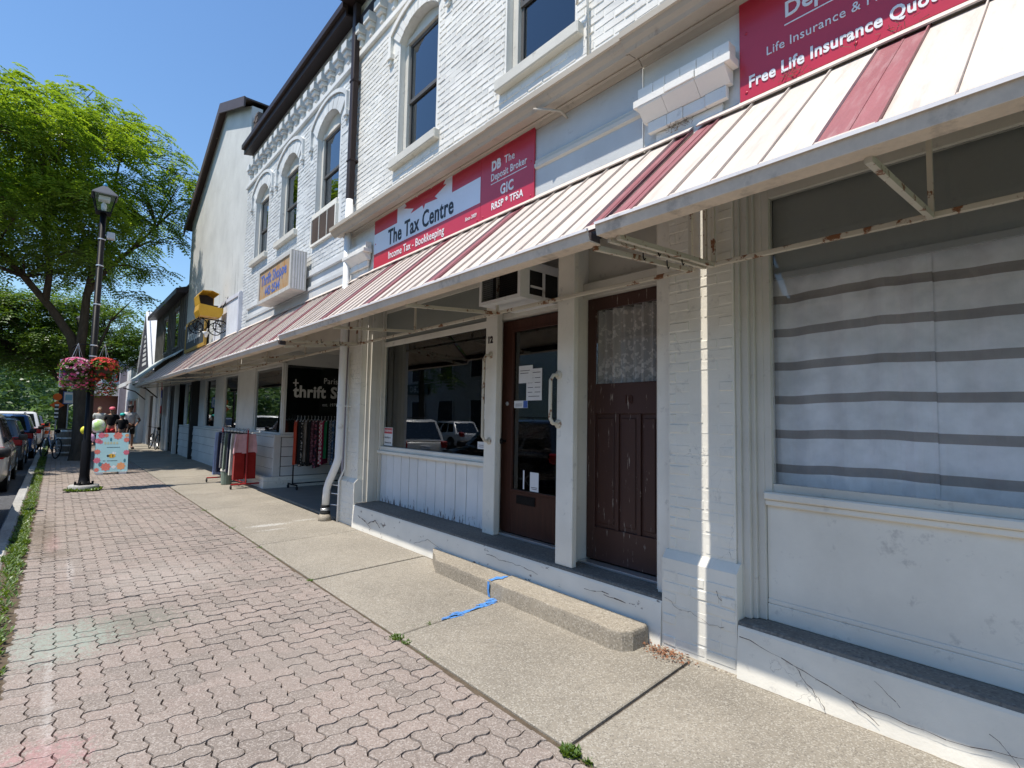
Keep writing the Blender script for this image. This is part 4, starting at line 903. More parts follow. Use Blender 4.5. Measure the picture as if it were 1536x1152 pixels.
b = B(); b.box(3.63, 12, GY0, GY0+.2, 3, 8.9); b.box(3.63, 12, GY1-.2, GY1, 0, 8.4); b.box(12, 12.2, GY0, GY1, 0, 8.5); b.build('shell', M['dark'], gb)
b = B()
for (a, c, z0, z1) in ((14.12, 22.8, 4.62, 4.72), (14.12, 14.22, 3.6, 4.619), (17.0, 17.1, 3.6, 4.619), (18.6, 18.7, 3.6, 4.619)): b.box(X0-.05, X0-.002, max(a, GY0+.01), min(c, GY1), z0, z1, .004)
b.build('panel_frame', mat('lavender_white_trim', (.62, .62, .66), .6), gb)
b = B(); b.box(X0-.02, X0-.002, GY0+.02, 17.0, 3.6, 4.61); b.build('panel_board', mat('pale_blue_white_board', (.66, .68, .72), .6), gb)
bay(gb, 16.22, 21.9, wins=((16.42, 18.07), (19.15, 20.76)), z0=.1)
b = B(); b.box(4.9, 5.0, 14.9, 22, 0, 3); b.build('inner_wall', M['room'], gb)
ys_ = thing('shop_sign', 'yellow framed dark sign on the stucco wall under the yellow pram', 'sign', (3.3, 19.4, 3.72))
b = B(); b.box(3.25, 3.28, 18.0, 21.0, 3.74, 4.62); b.build('sign_board', mat('dark_slate_board', (.05, .055, .06), .6), ys_)
b = B(); b.box(3.235, 3.30, 17.9, 18.02, 3.68, 4.70); b.box(3.235, 3.30, 20.98, 21.1, 3.68, 4.70); b.box(3.236, 3.30, 18.021, 20.979, 3.68, 3.78); b.box(3.236, 3.30, 18.021, 20.979, 4.58, 4.70); b.build('sign_frame', mat('mustard_frame_paint', (.42, .25, .045), .5), ys_)
text('Antiques', .52, M['lettdim'], ys_, (3.247, 20.75, 4.02), '-x', 1.1, bold=.008)
ck = mat('old_dark_brick', (.13, .10, .085), .9, .35, 9, 40, .6); b = B(); b.box(3.42, 4.3, 13.92, 14.26, 8.25, 9.25); b.build('chimney', ck, gb); o = gb.children[-1]
for r_ in range(12):
    for k in range(2): q = B(); a = 13.925+.17*k-(.06 if r_ % 2 and k else 0); q.box(3.405+rnd.uniform(-.01, .01), 3.4195, a, a+.155, 8.27+.08*r_, 8.34+.08*r_, .004); q.build('brick', ck, o)
# yellow pram hung on the wall
yel = mat('yellow_pram_enamel', (.62, .33, .015), .35, .1, spec=.5)
pr = thing('pram', 'old yellow pram hung high on the stucco wall above the awning', 'pram', (3.0, 16, 4.2))
b = B(); x0, x1 = 2.72, 3.26; y0, y1 = 15.75, 16.35
b.prism([(x0, 4.22), (x1-.06, 4.22), (x1, 4.34), (x1, 4.46), (x0-.02, 4.52), (x0-.04, 4.34)], 'y', y0, y0+.025); b.prism([(x0, 4.22), (x1-.06, 4.22), (x1, 4.34), (x1, 4.46), (x0-.02, 4.52), (x0-.04, 4.34)], 'y', y1-.025, y1)
b.prism([(x0, 4.20), (x1-.06, 4.20), (x1, 4.33), (x1, 4.46), (x1-.02, 4.46), (x1-.02, 4.34), (x1-.07, 4.22), (x0+.02, 4.222), (x0-.02, 4.34), (x0-.0, 4.52), (x0-.025, 4.52), (x0-.045, 4.34)], 'y', y0-.01, y1+.01); b.build('body', yel, pr)
b = B(); hp = [(x0-.03, 4.52), (x0-.06, 4.75), (x0+.03, 4.88), (x0+.25, 4.90), (x0+.42, 4.84)]
for p, q in zip(hp[:-1], hp[1:]): b.prism([p, q, (q[0], q[1]-.02), (p[0]+.02, p[1]-.01)], 'y', y0-.02, y1+.02)
b.prism(hp+[(x0+.42, 4.5), (x0, 4.52)], 'y', y1-.01, y1+.012); b.build('hood', yel, pr)
b = B(); b.prism([(x0+.03, 4.53), (x0-.02, 4.74), (x0+.05, 4.85), (x0+.24, 4.87), (x0+.40, 4.81), (x0+.40, 4.53)], 'y', y1-.035, y1-.012); b.box(x0+.0, x0+.42, y0+.02, y1-.036, 4.50, 4.515); b.build('hood_shade_panel', M['brown'], pr)  # dark brown panels stand for the shade inside the open hood
b = sm(B()); b.tube([(x1-.02, y0+.05, 4.44), (x1+.12, y0+.05, 4.82), (x1+.14, y1-.05, 4.82), (x1-.02, y1-.05, 4.44)], .012, 8); b.tube([(x1+.12, 16.05, 4.82), (X0, 16.05, 4.84)], .012, 8); b.tube([(x0+.05, 16.05, 4.19), (X0, 16.05, 4.15)], .015, 8); b.build('handle', M['black'], pr)
for xx in (x0+.02, x1-.05):
    for yy in (y0+.02, y1-.02):
        b = sm(B())
        ring = [(xx+.17*math.cos(a*math.pi/8), yy, 3.96+.17*math.sin(a*math.pi/8)) for a in range(17)]; b.tube(ring, .014, 6, False)
        for a in range(4): b.tube([(xx+.17*math.cos(a*math.pi/4), yy, 3.96+.17*math.sin(a*math.pi/4)), (xx-.17*math.cos(a*math.pi/4), yy, 3.96-.17*math.sin(a*math.pi/4))], .005, 5)
        b.tube([(xx, yy, 3.96), (xx, 16.05, 4.2)], .012, 6); b.build('wheel', M['black'], pr)
fl = thing('flood_light', 'small white flood light on the wall above the far end of the awning', 'lamp', (3.25, 17.4, 3.9)); b = sm(B()); b.lathe([(.03, 0), (.05, .08), (.1, .16)], (3.2, 17.5, 3.86), 12); b.build('head', M['pipe'], fl); b = B(); b.tube([(3.2, 17.5, 4.0), (3.2, 17.3, 4.08), (X0, 16.9, 4.1)], .014, 6); b.build('arm', M['pipe'], fl)
# ================================================================ dark board and batten building, A-frame shop, farther fronts
db = thing('batten_building', 'dark grey board and batten building with two narrow upper windows', 'building', (3.4, 25, 0))
dk = mat('weathered_dark_boards', (.085, .078, .068), .85, .3, 3, 20, .4, stretch=(1, 5, .4)); dt = mat('grey_batten_wood', (.17, .16, .14), .8, .25)
b = B(); b.box(X0, X0+.2, 21.86, 29.4, 3.2, 6.3); b.build('wall', dk, db); o = db.children[-1]
for k in range(20):
    y = 21.95+.39*k
    if any(a-.1 < y < c+.1 for a, c in ((23.15, 24.3), (25.75, 26.9))):
        q = B(); q.box(X0-.03, X0-.001, y, y+.07, 3.3, 4.09); q.build('batten', dt, o); q = B(); q.box(X0-.03, X0-.001, y, y+.07, 5.72, 6.1)
    else: q = B(); q.box(X0-.03, X0-.001, y, y+.07, 3.3, 6.1)
    q.build('batten', dt, o)
for (a, c) in ((23.2, 24.25), (25.8, 26.85)):
    f = B(); f.box(X0-.05, X0, a-.08, a, 4.15, 5.7); f.box(X0-.05, X0, c, c+.08, 4.15, 5.7); f.box(X0-.05, X0, a, c, 5.6, 5.7); f.box(X0-.06, X0, a-.1, c+.1, 4.1, 4.16); o = f.build('upper_window', dt, db)
    g = B(); g.box(X0-.02, X0-.012, a, c, 4.161, 5.599); g.build('pane', M['glassd'], o); g = B(); g.box(X0-.011, X0-.002, a, c, 4.161, 5.599); g.build('curtain', M['dark'], o)
b = B(); b.prism([(2.98, 5.90), (X0+.2, 6.02), (8, 7.6), (8, 7.75), (2.98, 6.08)], 'y', 21.8, 29.5); b.build('roof', M['brown'], db)
b = B(); b.box(8, 8.2, 21.9, 40, 0, 6.2); b.box(5.0, 5.1, 22, 40, 0, 3.3); b.box(3.6, 7.9, 29.3, 29.4, 3.3, 6); b.build('shell', M['dark'], db)
ga = mat('pale_green_awning_metal', (.50, .55, .53), .4, .08); wh = mat('bright_white_siding', (.76, .77, .78), .55, .05)
aw = thing('metal_awning', 'plain pale green metal awning on the dark board and batten building', 'awning', (2.9, 26, 3)); b = B(); b.prism([(2.35, 2.92), (X0, 3.92), (X0, 3.97), (2.33, 2.98)], 'y', 24.7, 29.4); b.prism([(X0-.3, 3.66), (X0, 3.93), (X0, 3.97), (X0-.32, 3.70)], 'y', 22.0, 24.69); b.build('awning_sheet', ga, aw); b = B(); b.box(2.30, 2.345, 24.7, 29.4, 2.86, 3.0); b.build('gutter', M['gutterw'], aw)
b = B(); b.box(3.55, 3.68, 27.6, 27.75, 0, 3.2); b.build('post', M['siding'], db); b = B(); b.box(3.55, 3.68, 24.6, 24.75, 0, 3.2); b.build('post', M['siding'], db)
bay(db, 22.1, 24.5, wins=((22.3, 24.3),), z0=.1)
f = B(); f.box(3.66, 3.72, 24.76, 25.0, 0, 3.1); f.box(3.66, 3.72, 26.9, 27.5, 0, 3.1); f.box(3.66, 3.72, 25.0, 26.9, 2.91, 3.1); f.build('door_frame', M['siding'], db)
b = B(); b.box(3.75, 3.80, 25.01, 26.89, .02, 2.9); b.build('door', M['dark'], db)
f = B(); f.box(3.58, 3.66, 28.0, 28.9, .05, .35); f.box(3.58, 3.66, 27.76, 29.4, 2.7, 3.2); f.box(3.60, 3.64, 27.9, 28.0, .05, 2.69); f.box(3.60, 3.64, 28.9, 29.3, .05, 2.69); f.build('door_frame', M['white'], db)
sb = thing('gabled_shop', 'small white shop with a steep ribbed roof and a dark triangular gable', 'building', (3.4, 32, 0))
b = B(); b.prism([(29.55, 3.6), (34.3, 3.6), (31.9, 6.6)], 'x', 3.18, 3.24); b.build('gable', mat('navy_black_gable', (.035, .035, .05), .7), sb); o = sb.children[-1]
q = B()
for k in range(7):
    wz = .2+.13*k; zc = 5.35-.23*k; q.box(3.17, 3.179, 31.9-wz, 31.9+wz*.6, zc, zc+.13)
q.build('lettering_block', M['lettdim'], o, kind='stuff')
b = B(); b.prism([(29.4, 3.5), (31.9, 6.62), (31.9, 6.72), (29.3, 3.5)], 'x', 3.14, 8); b.prism([(34.5, 3.5), (31.901, 6.62), (31.901, 6.72), (34.6, 3.5)], 'x', 3.14, 8); b.build('roof', wh, sb); o = sb.children[-1]
for k in range(14):
    q = B(); x = 3.2+.35*k; q.prism([(29.28, 3.52), (31.88, 6.73), (31.86, 6.78), (29.24, 3.55)], 'x', x, x+.06); q.build('roof_rib', wh, o)
b = B(); b.prism([(2.4, 2.92), (X0+.1, 3.5), (X0+.1, 3.56), (2.38, 3.0)], 'y', 29.42, 34.6); b.box(2.34, 2.395, 29.42, 34.6, 2.84, 3.02); b.build('canopy', wh, sb)
b = B()
for (a, c, z0, z1) in ((29.45, 30.6, 0, .35), (29.45, 29.7, .35, 3.2), (30.5, 31.3, 0, 3.2), (32.9, 34.5, 0, 3.2), (31.3, 32.9, 2.5, 3.2)): b.box(3.6, 3.7, a, c, z0, z1)
b.build('wall', wh, sb)
b = B(); b.box(3.66, 3.69, 31.35, 32.85, 0, 2.49); b.build('door', M['wood'], sb); b = B(); b.box(3.65, 3.67, 29.71, 30.49, .36, 3.1); b.build('pane', M['glass'], sb)
for y in (28.6, 33.0): b = B(); b.tube([(2.5, y, 2.86), (3.0, y, 2.7), (3.45, y, 2.3)], .03, 6); b.build('bracket', M['brown'], sb)
wb = thing('white_building', 'white flat fronted building beyond the steep gabled shop', 'building', (3.4, 39, 0))
b = B(); b.box(3.36, 8, 34.65, 42.5, 0, 4.5); b.build('wall', wh, wb); b = B(); b.box(3.26, 8.1, 34.62, 42.6, 4.5, 4.62); b.build('roof', M['brown'], wb)
for (a, c, z0, z1) in ((35.0, 36.6, 3.2, 4.0), (37.2, 38.6, .9, 2.4), (39.2, 40.4, .9, 2.4), (35.2, 36.5, .2, 2.4)):
    f = B(); f.box(3.31, 3.359, a, c, z0, z1); o = f.build('window', M['trim'], wb); g = B(); g.box(3.30, 3.309, a+.1, c-.1, z0+.1, z1-.1); g.build('pane', M['glassd'], o); g = B(); g.box(3.3092, 3.3098, a+.1, c-.1, z0+.1, z1-.1); g.build('curtain', M['dark'], o)
b = B(); b.box(3.0, 3.36, 42.0, 42.5, 0, 4.3); b.build('pilaster', mat('lilac_grey_paint', (.42, .38, .45), .7), wb)
sh = mat('slate_grey_shingles', (.11, .115, .13), .85, .2, 3, 30, .4)
fb = thing('slate_roof_house', 'far house with a slate grey roof and white dormer closing the street', 'building', (3.6, 52, 0))
b = B(); b.box(1.9, 9, 50, 58, 0, 3.0); b.build('wall', mat('dull_red_brick', (.16, .07, .055), .8, .2), fb)
b = B(); b.prism([(49.3, 2.85), (52.5, 4.9), (55.5, 4.9), (58.7, 2.85)], 'x', 1.6, 9.3); b.build('roof', sh, fb)
b = B(); b.box(2.5, 4.0, 50.6, 52.2, 3.7, 5.2); b.build('dormer', wh, fb); o = fb.children[-1]
b = B(); b.box(2.7, 3.1, 50.56, 50.599, 4.1, 4.9); b.box(3.4, 3.8, 50.56, 50.599, 4.1, 4.9); b.build('dormer_window', M['dark'], o)
b = B(); b.prism([(2.3, 5.15), (4.2, 5.15), (3.25, 5.9)], 'y', 50.4, 53.5); b.build('dormer_roof', wh, o)
fb2 = thing('dark_roof_house', 'far house with a dark brown gable rising behind the white building', 'building', (5, 47, 0))
b = B(); b.box(3.5, 9, 43, 49.5, 0, 4.6); b.build('wall', M['siding'], fb2); b = B(); b.prism([(3.2, 4.5), (6.2, 7.6), (9.3, 4.5)], 'y', 42.8, 49.6); b.build('roof', M['brown'], fb2)
# ================================================================ opposite side of the street, seen in the window reflections
ob = thing('opposite_building', 'pale two storey building across the street, mirrored in the shop windows', 'building', (-15, 34, 0))
pb = wall_paint('pale_grey_stucco', (.40, .39, .37), 0, (.3, .29, .27), 0)
b = B(); b.box(-22, -14.6, 27, 60, 0, 8); b.build('wall', pb, ob)
for k in range(8):
    for z0, z1 in ((.7, 2.9), (4.6, 6.4)):
        a = 28.2+4*k; f = B(); f.box(-14.6, -14.52, a, a+1.8, z0, z1); o = f.build('window', M['dark'], ob)
        g = B(); g.box(-14.52, -14.5, a-.1, a, z0-.1, z1+.1); g.box(-14.52, -14.5, a+1.8, a+1.9, z0-.1, z1+.1); g.build('frame', M['siding'], o)
osn = thing('shop_sign', 'dark sign reading LCBO across the street, mirrored in the shop window', 'sign', (-14.3, 37.5, 3.9)); b = B(); b.box(-14.5, -14.4, 35.6, 39.6, 3.5, 4.35); b.build('sign_board', mat('dark_green_board', (.05, .07, .06), .6), osn)
me = text('LCBO', .7, M['lettdim'], osn, (-14.38, 36.3, 3.68), '-x', 1.0)
me.data.transform(Matrix.Diagonal((-1, -1, 1, 1)))
b = B(); b.box(-22, -14.6, -12, 20, 0, 6.5); tag(b.build('opposite_building', pb), 'low pale building across the street facing the brick shops', 'building')
# ================================================================ things on the pavement
st_ = thing('concrete_step', 'low two piece concrete step with a rounded end below the two doors', 'step', (3.25, 3.7, 0))
def step_block(pts, zt, name='step_block'):
    b = B(); n = len(pts); cx, cy = sum(p[0] for p in pts)/n, sum(p[1] for p in pts)/n
    ring = lambda d, z: [(p[0]+(cx-p[0])*d, p[1]+(cy-p[1])*d*.25, z+rnd.uniform(-.004, .004) if z > 0 else z) for p in pts]
    rs = [ring(0, -.02), ring(.0, zt-.028), ring(.02, zt-.01), ring(.06, zt)]; b.v = [v for r in rs for v in r]
    b.f = [[k*n+i, k*n+(i+1) % n, (k+1)*n+(i+1) % n, (k+1)*n+i] for k in range(3) for i in range(n)]+[[3*n+i for i in range(n)]]
    return b.build(name, M['step'], st_)
def edge(p, q, n, j=.004): return [(p[0]+(q[0]-p[0])*i/n+rnd.uniform(-j, j), p[1]+(q[1]-p[1])*i/n) for i in range(n)]
step_block(edge((3.345, 3.82), (3.07, 3.82), 4)+edge((3.07, 3.83), (3.09, 4.74), 12)+edge((3.09, 4.74), (3.33, 5.18), 5)+[(3.345, 5.18)], .128)
step_block([(3.345, 3.80)]+edge((3.345, 2.30), (3.22, 2.27), 2)[::1]+[(3.14, 2.285), (3.075, 2.33), (3.045, 2.40)]+edge((3.042, 2.45), (3.06, 3.80), 14)+[(3.06, 3.805)], .138)
tp = thing('painted_streak', 'bright blue painted streak running over the step joint and onto the slab', 'paint mark', (2.95, 3.75, 0))
bl_ = mat('bright_blue_paint', (.075, .235, .57), .85, .35, 22, 60, .1)
def streak(pts, z, name):
    b = B(); n = len(pts)
    for (p, w), (q, v) in zip(pts[:-1], pts[1:]):
        b.poly([(p[0], p[1]-w, z+p[2] if len(p) > 2 else z), (q[0], q[1]-v, z), (q[0], q[1]+v, z), (p[0], p[1]+w, z)])
    b.build(name, bl_, tp)
bb_ = B(); qq = random.Random(4)
for k in range(150):
    t = qq.random()**.8; x, y = 2.42+.62*t+qq.uniform(-.01, .01), 3.60+.09*t*t+qq.gauss(0, .016+.012*math.sin(t*9)); L, w_ = qq.uniform(.02, .075), qq.uniform(.002, .007)
    bb_.poly([(x-L/2, y-w_-.006*t, .0042+k*2e-6), (x+L/2, y-w_*qq.uniform(.2, 1), .0042+k*2e-6), (x+L/2+.008, y+w_*.6, .0042+k*2e-6), (x-L/2+.01, y+w_, .0042+k*2e-6)])
bb_.build('ground_streak', bl_, tp, fix=False, kind='stuff')
b = B(); b.poly([(3.046, 3.765, .004), (3.050, 3.805, .004), (3.052, 3.822, .07), (3.050, 3.815, .135), (3.046, 3.778, .135), (3.045, 3.788, .06)]); b.build('riser_streak', bl_, tp)
streak([((3.06, 3.795), .025), ((3.11, 3.80), .018), ((3.15, 3.805), .030), ((3.18, 3.80), .045), ((3.21, 3.79), .018), ((3.24, 3.795), .022), ((3.27, 3.785), .006)], .1455, 'tread_streak')
b = B()
for k in range(240):
    a = rnd.gauss(0, 1); x, y = 3.30+rnd.gauss(0, .05)-.02, 2.12+rnd.gauss(0, .09); r = rnd.uniform(.006, .016); t = rnd.uniform(0, 6.28)
    if x > 3.35: continue
    z = rnd.uniform(.002, .03); b.poly([(x+r*math.cos(t), y+r*math.sin(t), z), (x-r*.4*math.sin(t), y+r*.4*math.cos(t), z+rnd.uniform(0, .012)), (x-r*math.cos(t), y-r*math.sin(t), z), (x+r*.4*math.sin(t), y-r*.4*math.cos(t), z+.004)])
b.build('leaf_litter', mat('dry_brown_leaves', (.25, .11, .055), .9, .5, 30), None, kind='stuff')
# ---------------------------------------------------------------- plants
M['weed'] = leaf('weed_leaves', (.06, .12, .018), (.15, .24, .04), .4); M['locust'] = leaf('locust_leaves', (.10, .19, .018), (.225, .335, .036), .62)
M['locust2'] = leaf('deep_green_leaves', (.05, .11, .012), (.12, .20, .022), .45)
M['wood'+'land'] = leaf('woodland_leaves', (.030, .075, .022), (.075, .135, .032), .3); M['bark'] = mat('grey_brown_bark', (.085, .065, .048), .95, .4, 5, 30, .8, stretch=(2, 2, .5), spec=.1, dist=.02)
def blade_patch(b, x, y, r, n, h, z=0):
    for k in range(n):
        a, d = rnd.uniform(0, 6.28), r*math.sqrt(rnd.random()); px, py = x+d*math.cos(a), y+d*math.sin(a); t = rnd.uniform(0, 6.28); L = rnd.uniform(.4, 1)*h; w = L*.22
        dx, dy = math.cos(t)*L*.7, math.sin(t)*L*.7; hz = L*rnd.uniform(.35, 1)
        b.v += [(px, py, z), (px+dx*.5-math.sin(t)*w, py+dy*.5+math.cos(t)*w, z+hz*.7), (px+dx, py+dy, z+hz), (px+dx*.5+math.sin(t)*w, py+dy*.5-math.cos(t)*w, z+hz*.65)]
        n0 = len(b.v)-4; b.f.append([n0, n0+1, n0+2, n0+3])
b = B(); y = 3.2
while y < 40:
    dens = .5+.5*math.sin(y*1.7)+.4*math.sin(y*.6+2); 
    if y < 16: blade_patch(b, -.245+rnd.uniform(-.03, .03), y, .070, int(95*max(.25, dens)), .06)
    elif rnd.random() < .5: blade_patch(b, -.24, y, .09, 60, .07)
    y += .12
b.build('verge_weeds', M['weed'], None, fix=False, kind='stuff')
b = B()
for k in range(260):
    y = 1.2+13*rnd.random(); dn = math.sin(y*2.1)+math.sin(y*.8+1)
    if dn > -.2: blade_patch(b, 1.978, y, .012, 7, .016, -.014)
for (x, y, r, n, h) in ((1.97, 3.52, .05, 170, .035), (1.99, 3.4, .03, 70, .03), (1.98, 1.80, .045, 220, .045), (1.97, 5.25, .035, 90, .025), (1.99, 1.70, .02, 60, .03), (1.97, 6.9, .04, 60, .02), (1.97, 10.1, .05, 60, .025), (2.3, 3.60, .02, 30, .02), (2.6, 3.63, .015, 20, .015), (1.98, 8.3, .05, 70, .025)): blade_patch(b, x, y, r, n, h, -.01)
for k in range(26): a = k/26*6.28; blade_patch(b, .52+.25*math.cos(a), 14.0-.02+.25*math.sin(a), .05, 26 if math.sin(a) < .2 else 6, .09)
for k in range(60): y = rnd.uniform(3.55, 3.6); blade_patch(b, rnd.uniform(2.05, 2.9), y+.06, .01, 3, .012, -.008)
b.build('joint_weeds', M['weed'], None, fix=False, kind='stuff')
b = B(); n = 60
for i in range(n):
    y0, y1 = 1.2+13*i/n, 1.2+13*(i+1)/n; b.poly([(1.955+rnd.uniform(-.01, .01), y0, -.009), (1.99, y0, -.009), (1.99, y1, -.009), (1.955+rnd.uniform(-.01, .01), y1, -.009)])
b.build('joint_soil', M['soil'], None, kind='stuff')
def spray(b, p, d, L, nl, w):
    """one drooping compound leaf: pairs of leaflets folded along a stalk"""
    d = d.normalized(); side = d.cross(Vector((0, 0, 1)))
    if side.length < .01: side = Vector((1, 0, 0))
    side.normalize(); up = side.cross(d)
    for k in range(nl):
        t = (k+.5)/nl; c = p+d*L*t+Vector((0, 0, -.35*L*t*t)); ll = w*(1-.5*abs(t-.4))
        for s in (-1, 1):
            o = side*s; tip = c+o*ll+d*ll*.35+Vector((0, 0, -ll*.25)); m_ = c+o*ll*.5+d*ll*.5*.35; q = d*(L/nl*.46)
            n0 = len(b.v); b.v += [tuple(c), tuple(m_-q+up*ll*.03), tuple(tip), tuple(m_+q+up*ll*.06)]; b.f.append([n0, n0+1, n0+2, n0+3])
def tree(name, label, base, trunk, limbs, clumps, per, mleaf, L=.3, nl=4, w=.09, group=None, rad=1.0):
    r = thing(name, label, 'tree', base); bx = Vector(base)
    t = sm(B())
    for pts, rr in [trunk]+limbs: t.tube([tuple(bx+Vector(p)) for p in pts], rr, 10)
    ends = [(bx+Vector(pts[-1]), rr[-1] if isinstance(rr, list) else rr) for pts, rr in limbs]+[(bx+Vector(pts[len(pts)//2]), .05) for pts, rr in limbs]
    for (c, cr_) in clumps:
        e = min(ends, key=lambda q: (q[0]-c).length+ (2 if q[0].z > c.z else 0)); m_ = (e[0]+c)/2+Vector((rnd.uniform(-.2, .2), rnd.uniform(-.2, .2), .15))
        t.tube([tuple(e[0]), tuple(m_), tuple(c)], [min(.05, e[1]), .03, .008], 5)
        for k in range(5):
            a = rnd.uniform(0, 6.28); t.tube([tuple(m_ if k < 2 else c-Vector((0, 0, .05))), tuple(c+Vector((math.cos(a)*cr_*.8, math.sin(a)*cr_*.8, rnd.uniform(-.15, .25))))], [.012, .004], 4)
    t.build('trunk', M['bark'], r)
    b = B()
    for (c, cr_) in clumps:
        for k in range(int(per*cr_*cr_)):
            a = rnd.uniform(0, 6.28); q = math.sqrt(rnd.random()); p = c+Vector((math.cos(a)*q*cr_, math.sin(a)*q*cr_, rnd.gauss(0, .20)*cr_+.22*cr_*(1-q*q)))
            d = Vector((math.cos(a)+rnd.uniform(-.7, .7), math.sin(a)+rnd.uniform(-.7, .7), rnd.uniform(-.55, .25)-.25*q)); spray(b, p, d, L*rnd.uniform(.7, 1.25), nl, w)
    b.build('crown', mleaf, r, fix=False)
    return r
def crown_clumps(c, rx, ry, rz, n, rmin, rmax, zmin, seed):
    q = random.Random(seed); out = []
    while len(out) < n:
        v = Vector((q.gauss(0, 1), q.gauss(0, 1), q.gauss(0, 1))).normalized()*(q.random()**.34)
        p = Vector((c[0]+v.x*rx, c[1]+v.y*ry, c[2]+v.z*rz)); 
        if p.z < zmin+q.uniform(0, .8): continue
        out.append((p, q.uniform(rmin, rmax)))
    return out
cl = crown_clumps((-1.6, 22.6, 8.4), 4.3, 4.8, 2.7, 96, .6, 1.15, 5.6, 3)
cl += [(Vector(p), r) for p, r in (((3.0, 22.4, 9.0), .55), ((2.5, 22.2, 10.8), .7), ((.1, 22.4, 12.1), .75), ((1.0, 22.5, 11.9), .7), ((1.8, 22.3, 11.4), .75), ((3.1, 22.4, 10.4), .6), ((3.3, 22.6, 9.5), .5), ((2.9, 22.1, 9.9), .7), ((.9, 22.2, 11.2), .8), ((-.9, 22.3, 11.7), .7), ((2.3, 22.5, 6.6), .6), ((1.2, 22.3, 10.9), .6), ((1.9, 22.6, 5.7), .45), ((-.2, 22.5, 11.2), .7), ((.4, 22.5, 11.1), .6), ((2.9, 22.7, 7.9), .5), ((1.0, 22.4, 7.0), .8), ((2.2, 22.3, 8.2), .8), ((1.8, 22.4, 9.7), .9), ((-1.8, 22.2, 11.0), .8), ((-3, 22.2, 10.8), 1.0))]
tree('locust_tree', 'honey locust with forked dark trunk and airy yellow green crown behind the lamp post', (.68, 22.8, 0),
     ([(0, 0, -.2), (0, 0, .05), (.0, 0, .5), (-.04, 0, 1.6), (-.1, 0, 2.6), (-.25, 0, 3.4)], [.38, .31, .25, .22, .22, .20]),
     [([(-.2, 0, 3.2), (-.45, .05, 4.1), (-1.0, .1, 5.0), (-1.7, .1, 5.9), (-2.6, .1, 7.0), (-3.4, 0, 8.6)], [.17, .14, .115, .095, .07, .04]),
      ([(-1.15, .1, 5.2), (-1.1, 0, 6.1), (-1.3, -.1, 7.4), (-1.4, -.2, 9.6)], [.11, .09, .07, .04]),
      ([(-.22, 0, 3.3), (-.15, -.1, 4.4), (-.12, -.1, 5.5), (.0, -.1, 6.6), (.3, -.2, 8.4), (.5, -.2, 10.4)], [.17, .135, .115, .09, .06, .03]),
      ([(-.1, -.1, 5.6), (.4, 0, 6.6), (1.0, .1, 7.4), (1.7, 0, 8.4)], [.09, .08, .06, .03]), ([(-.15, 0, 3.0), (.2, -.1, 3.5), (.45, -.1, 3.2)], [.10, .07, .03]),
      ([(-1.7, .1, 5.9), (-2.6, 0, 6.2), (-3.8, 0, 6.7)], [.06, .05, .03])], cl, 122, M['locust'], .50, 6, .125)
cl = crown_clumps((-1.2, 37, 5.9), 5.6, 3.8, 2.4, 110, .7, 1.2, 3.7, 5)
tree('locust_tree', 'second leafy tree farther down the street, lower and behind the forked locust', (.3, 37, 0), ([(0, 0, -.2), (0, 0, 1.5), (-.1, 0, 3)], [.25, .2, .17]), [([(-.1, 0, 3), (-1, 0, 4.5), (-2, 0, 6)], [.12, .08, .05]), ([(-.1, 0, 3), (.6, 0, 4.5), (1.6, 0, 6)], [.12, .08, .05])], cl, 90, M['locust2'], .42, 3, .15)
cl = crown_clumps((2.6, 62, 6.5), 3.6, 3.0, 3.4, 40, .8, 1.3, 3.0, 9)
tree('leafy_tree', 'dark leafy tree rising over the far slate roofed house', (2.4, 62, 0), ([(0, 0, -.2), (0, 0, 3)], [.25, .18]), [([(0, 0, 3), (0, 0, 6)], [.15, .06])], cl, 70, M['locust2'], .5, 3, .2)
cl = crown_clumps((-10.5, 30, 7), 3.5, 4, 3, 40, .9, 1.4, 3.0, 11)
tree('leafy_tree', 'broad tree across the street, mirrored in the shop window', (-10.5, 30, 0), ([(0, 0, -.2), (0, 0, 4)], [.25, .18]), [([(0, 0, 4), (0, 0, 7)], [.15, .06])], cl, 55, M['locust2'], .5, 3, .2)
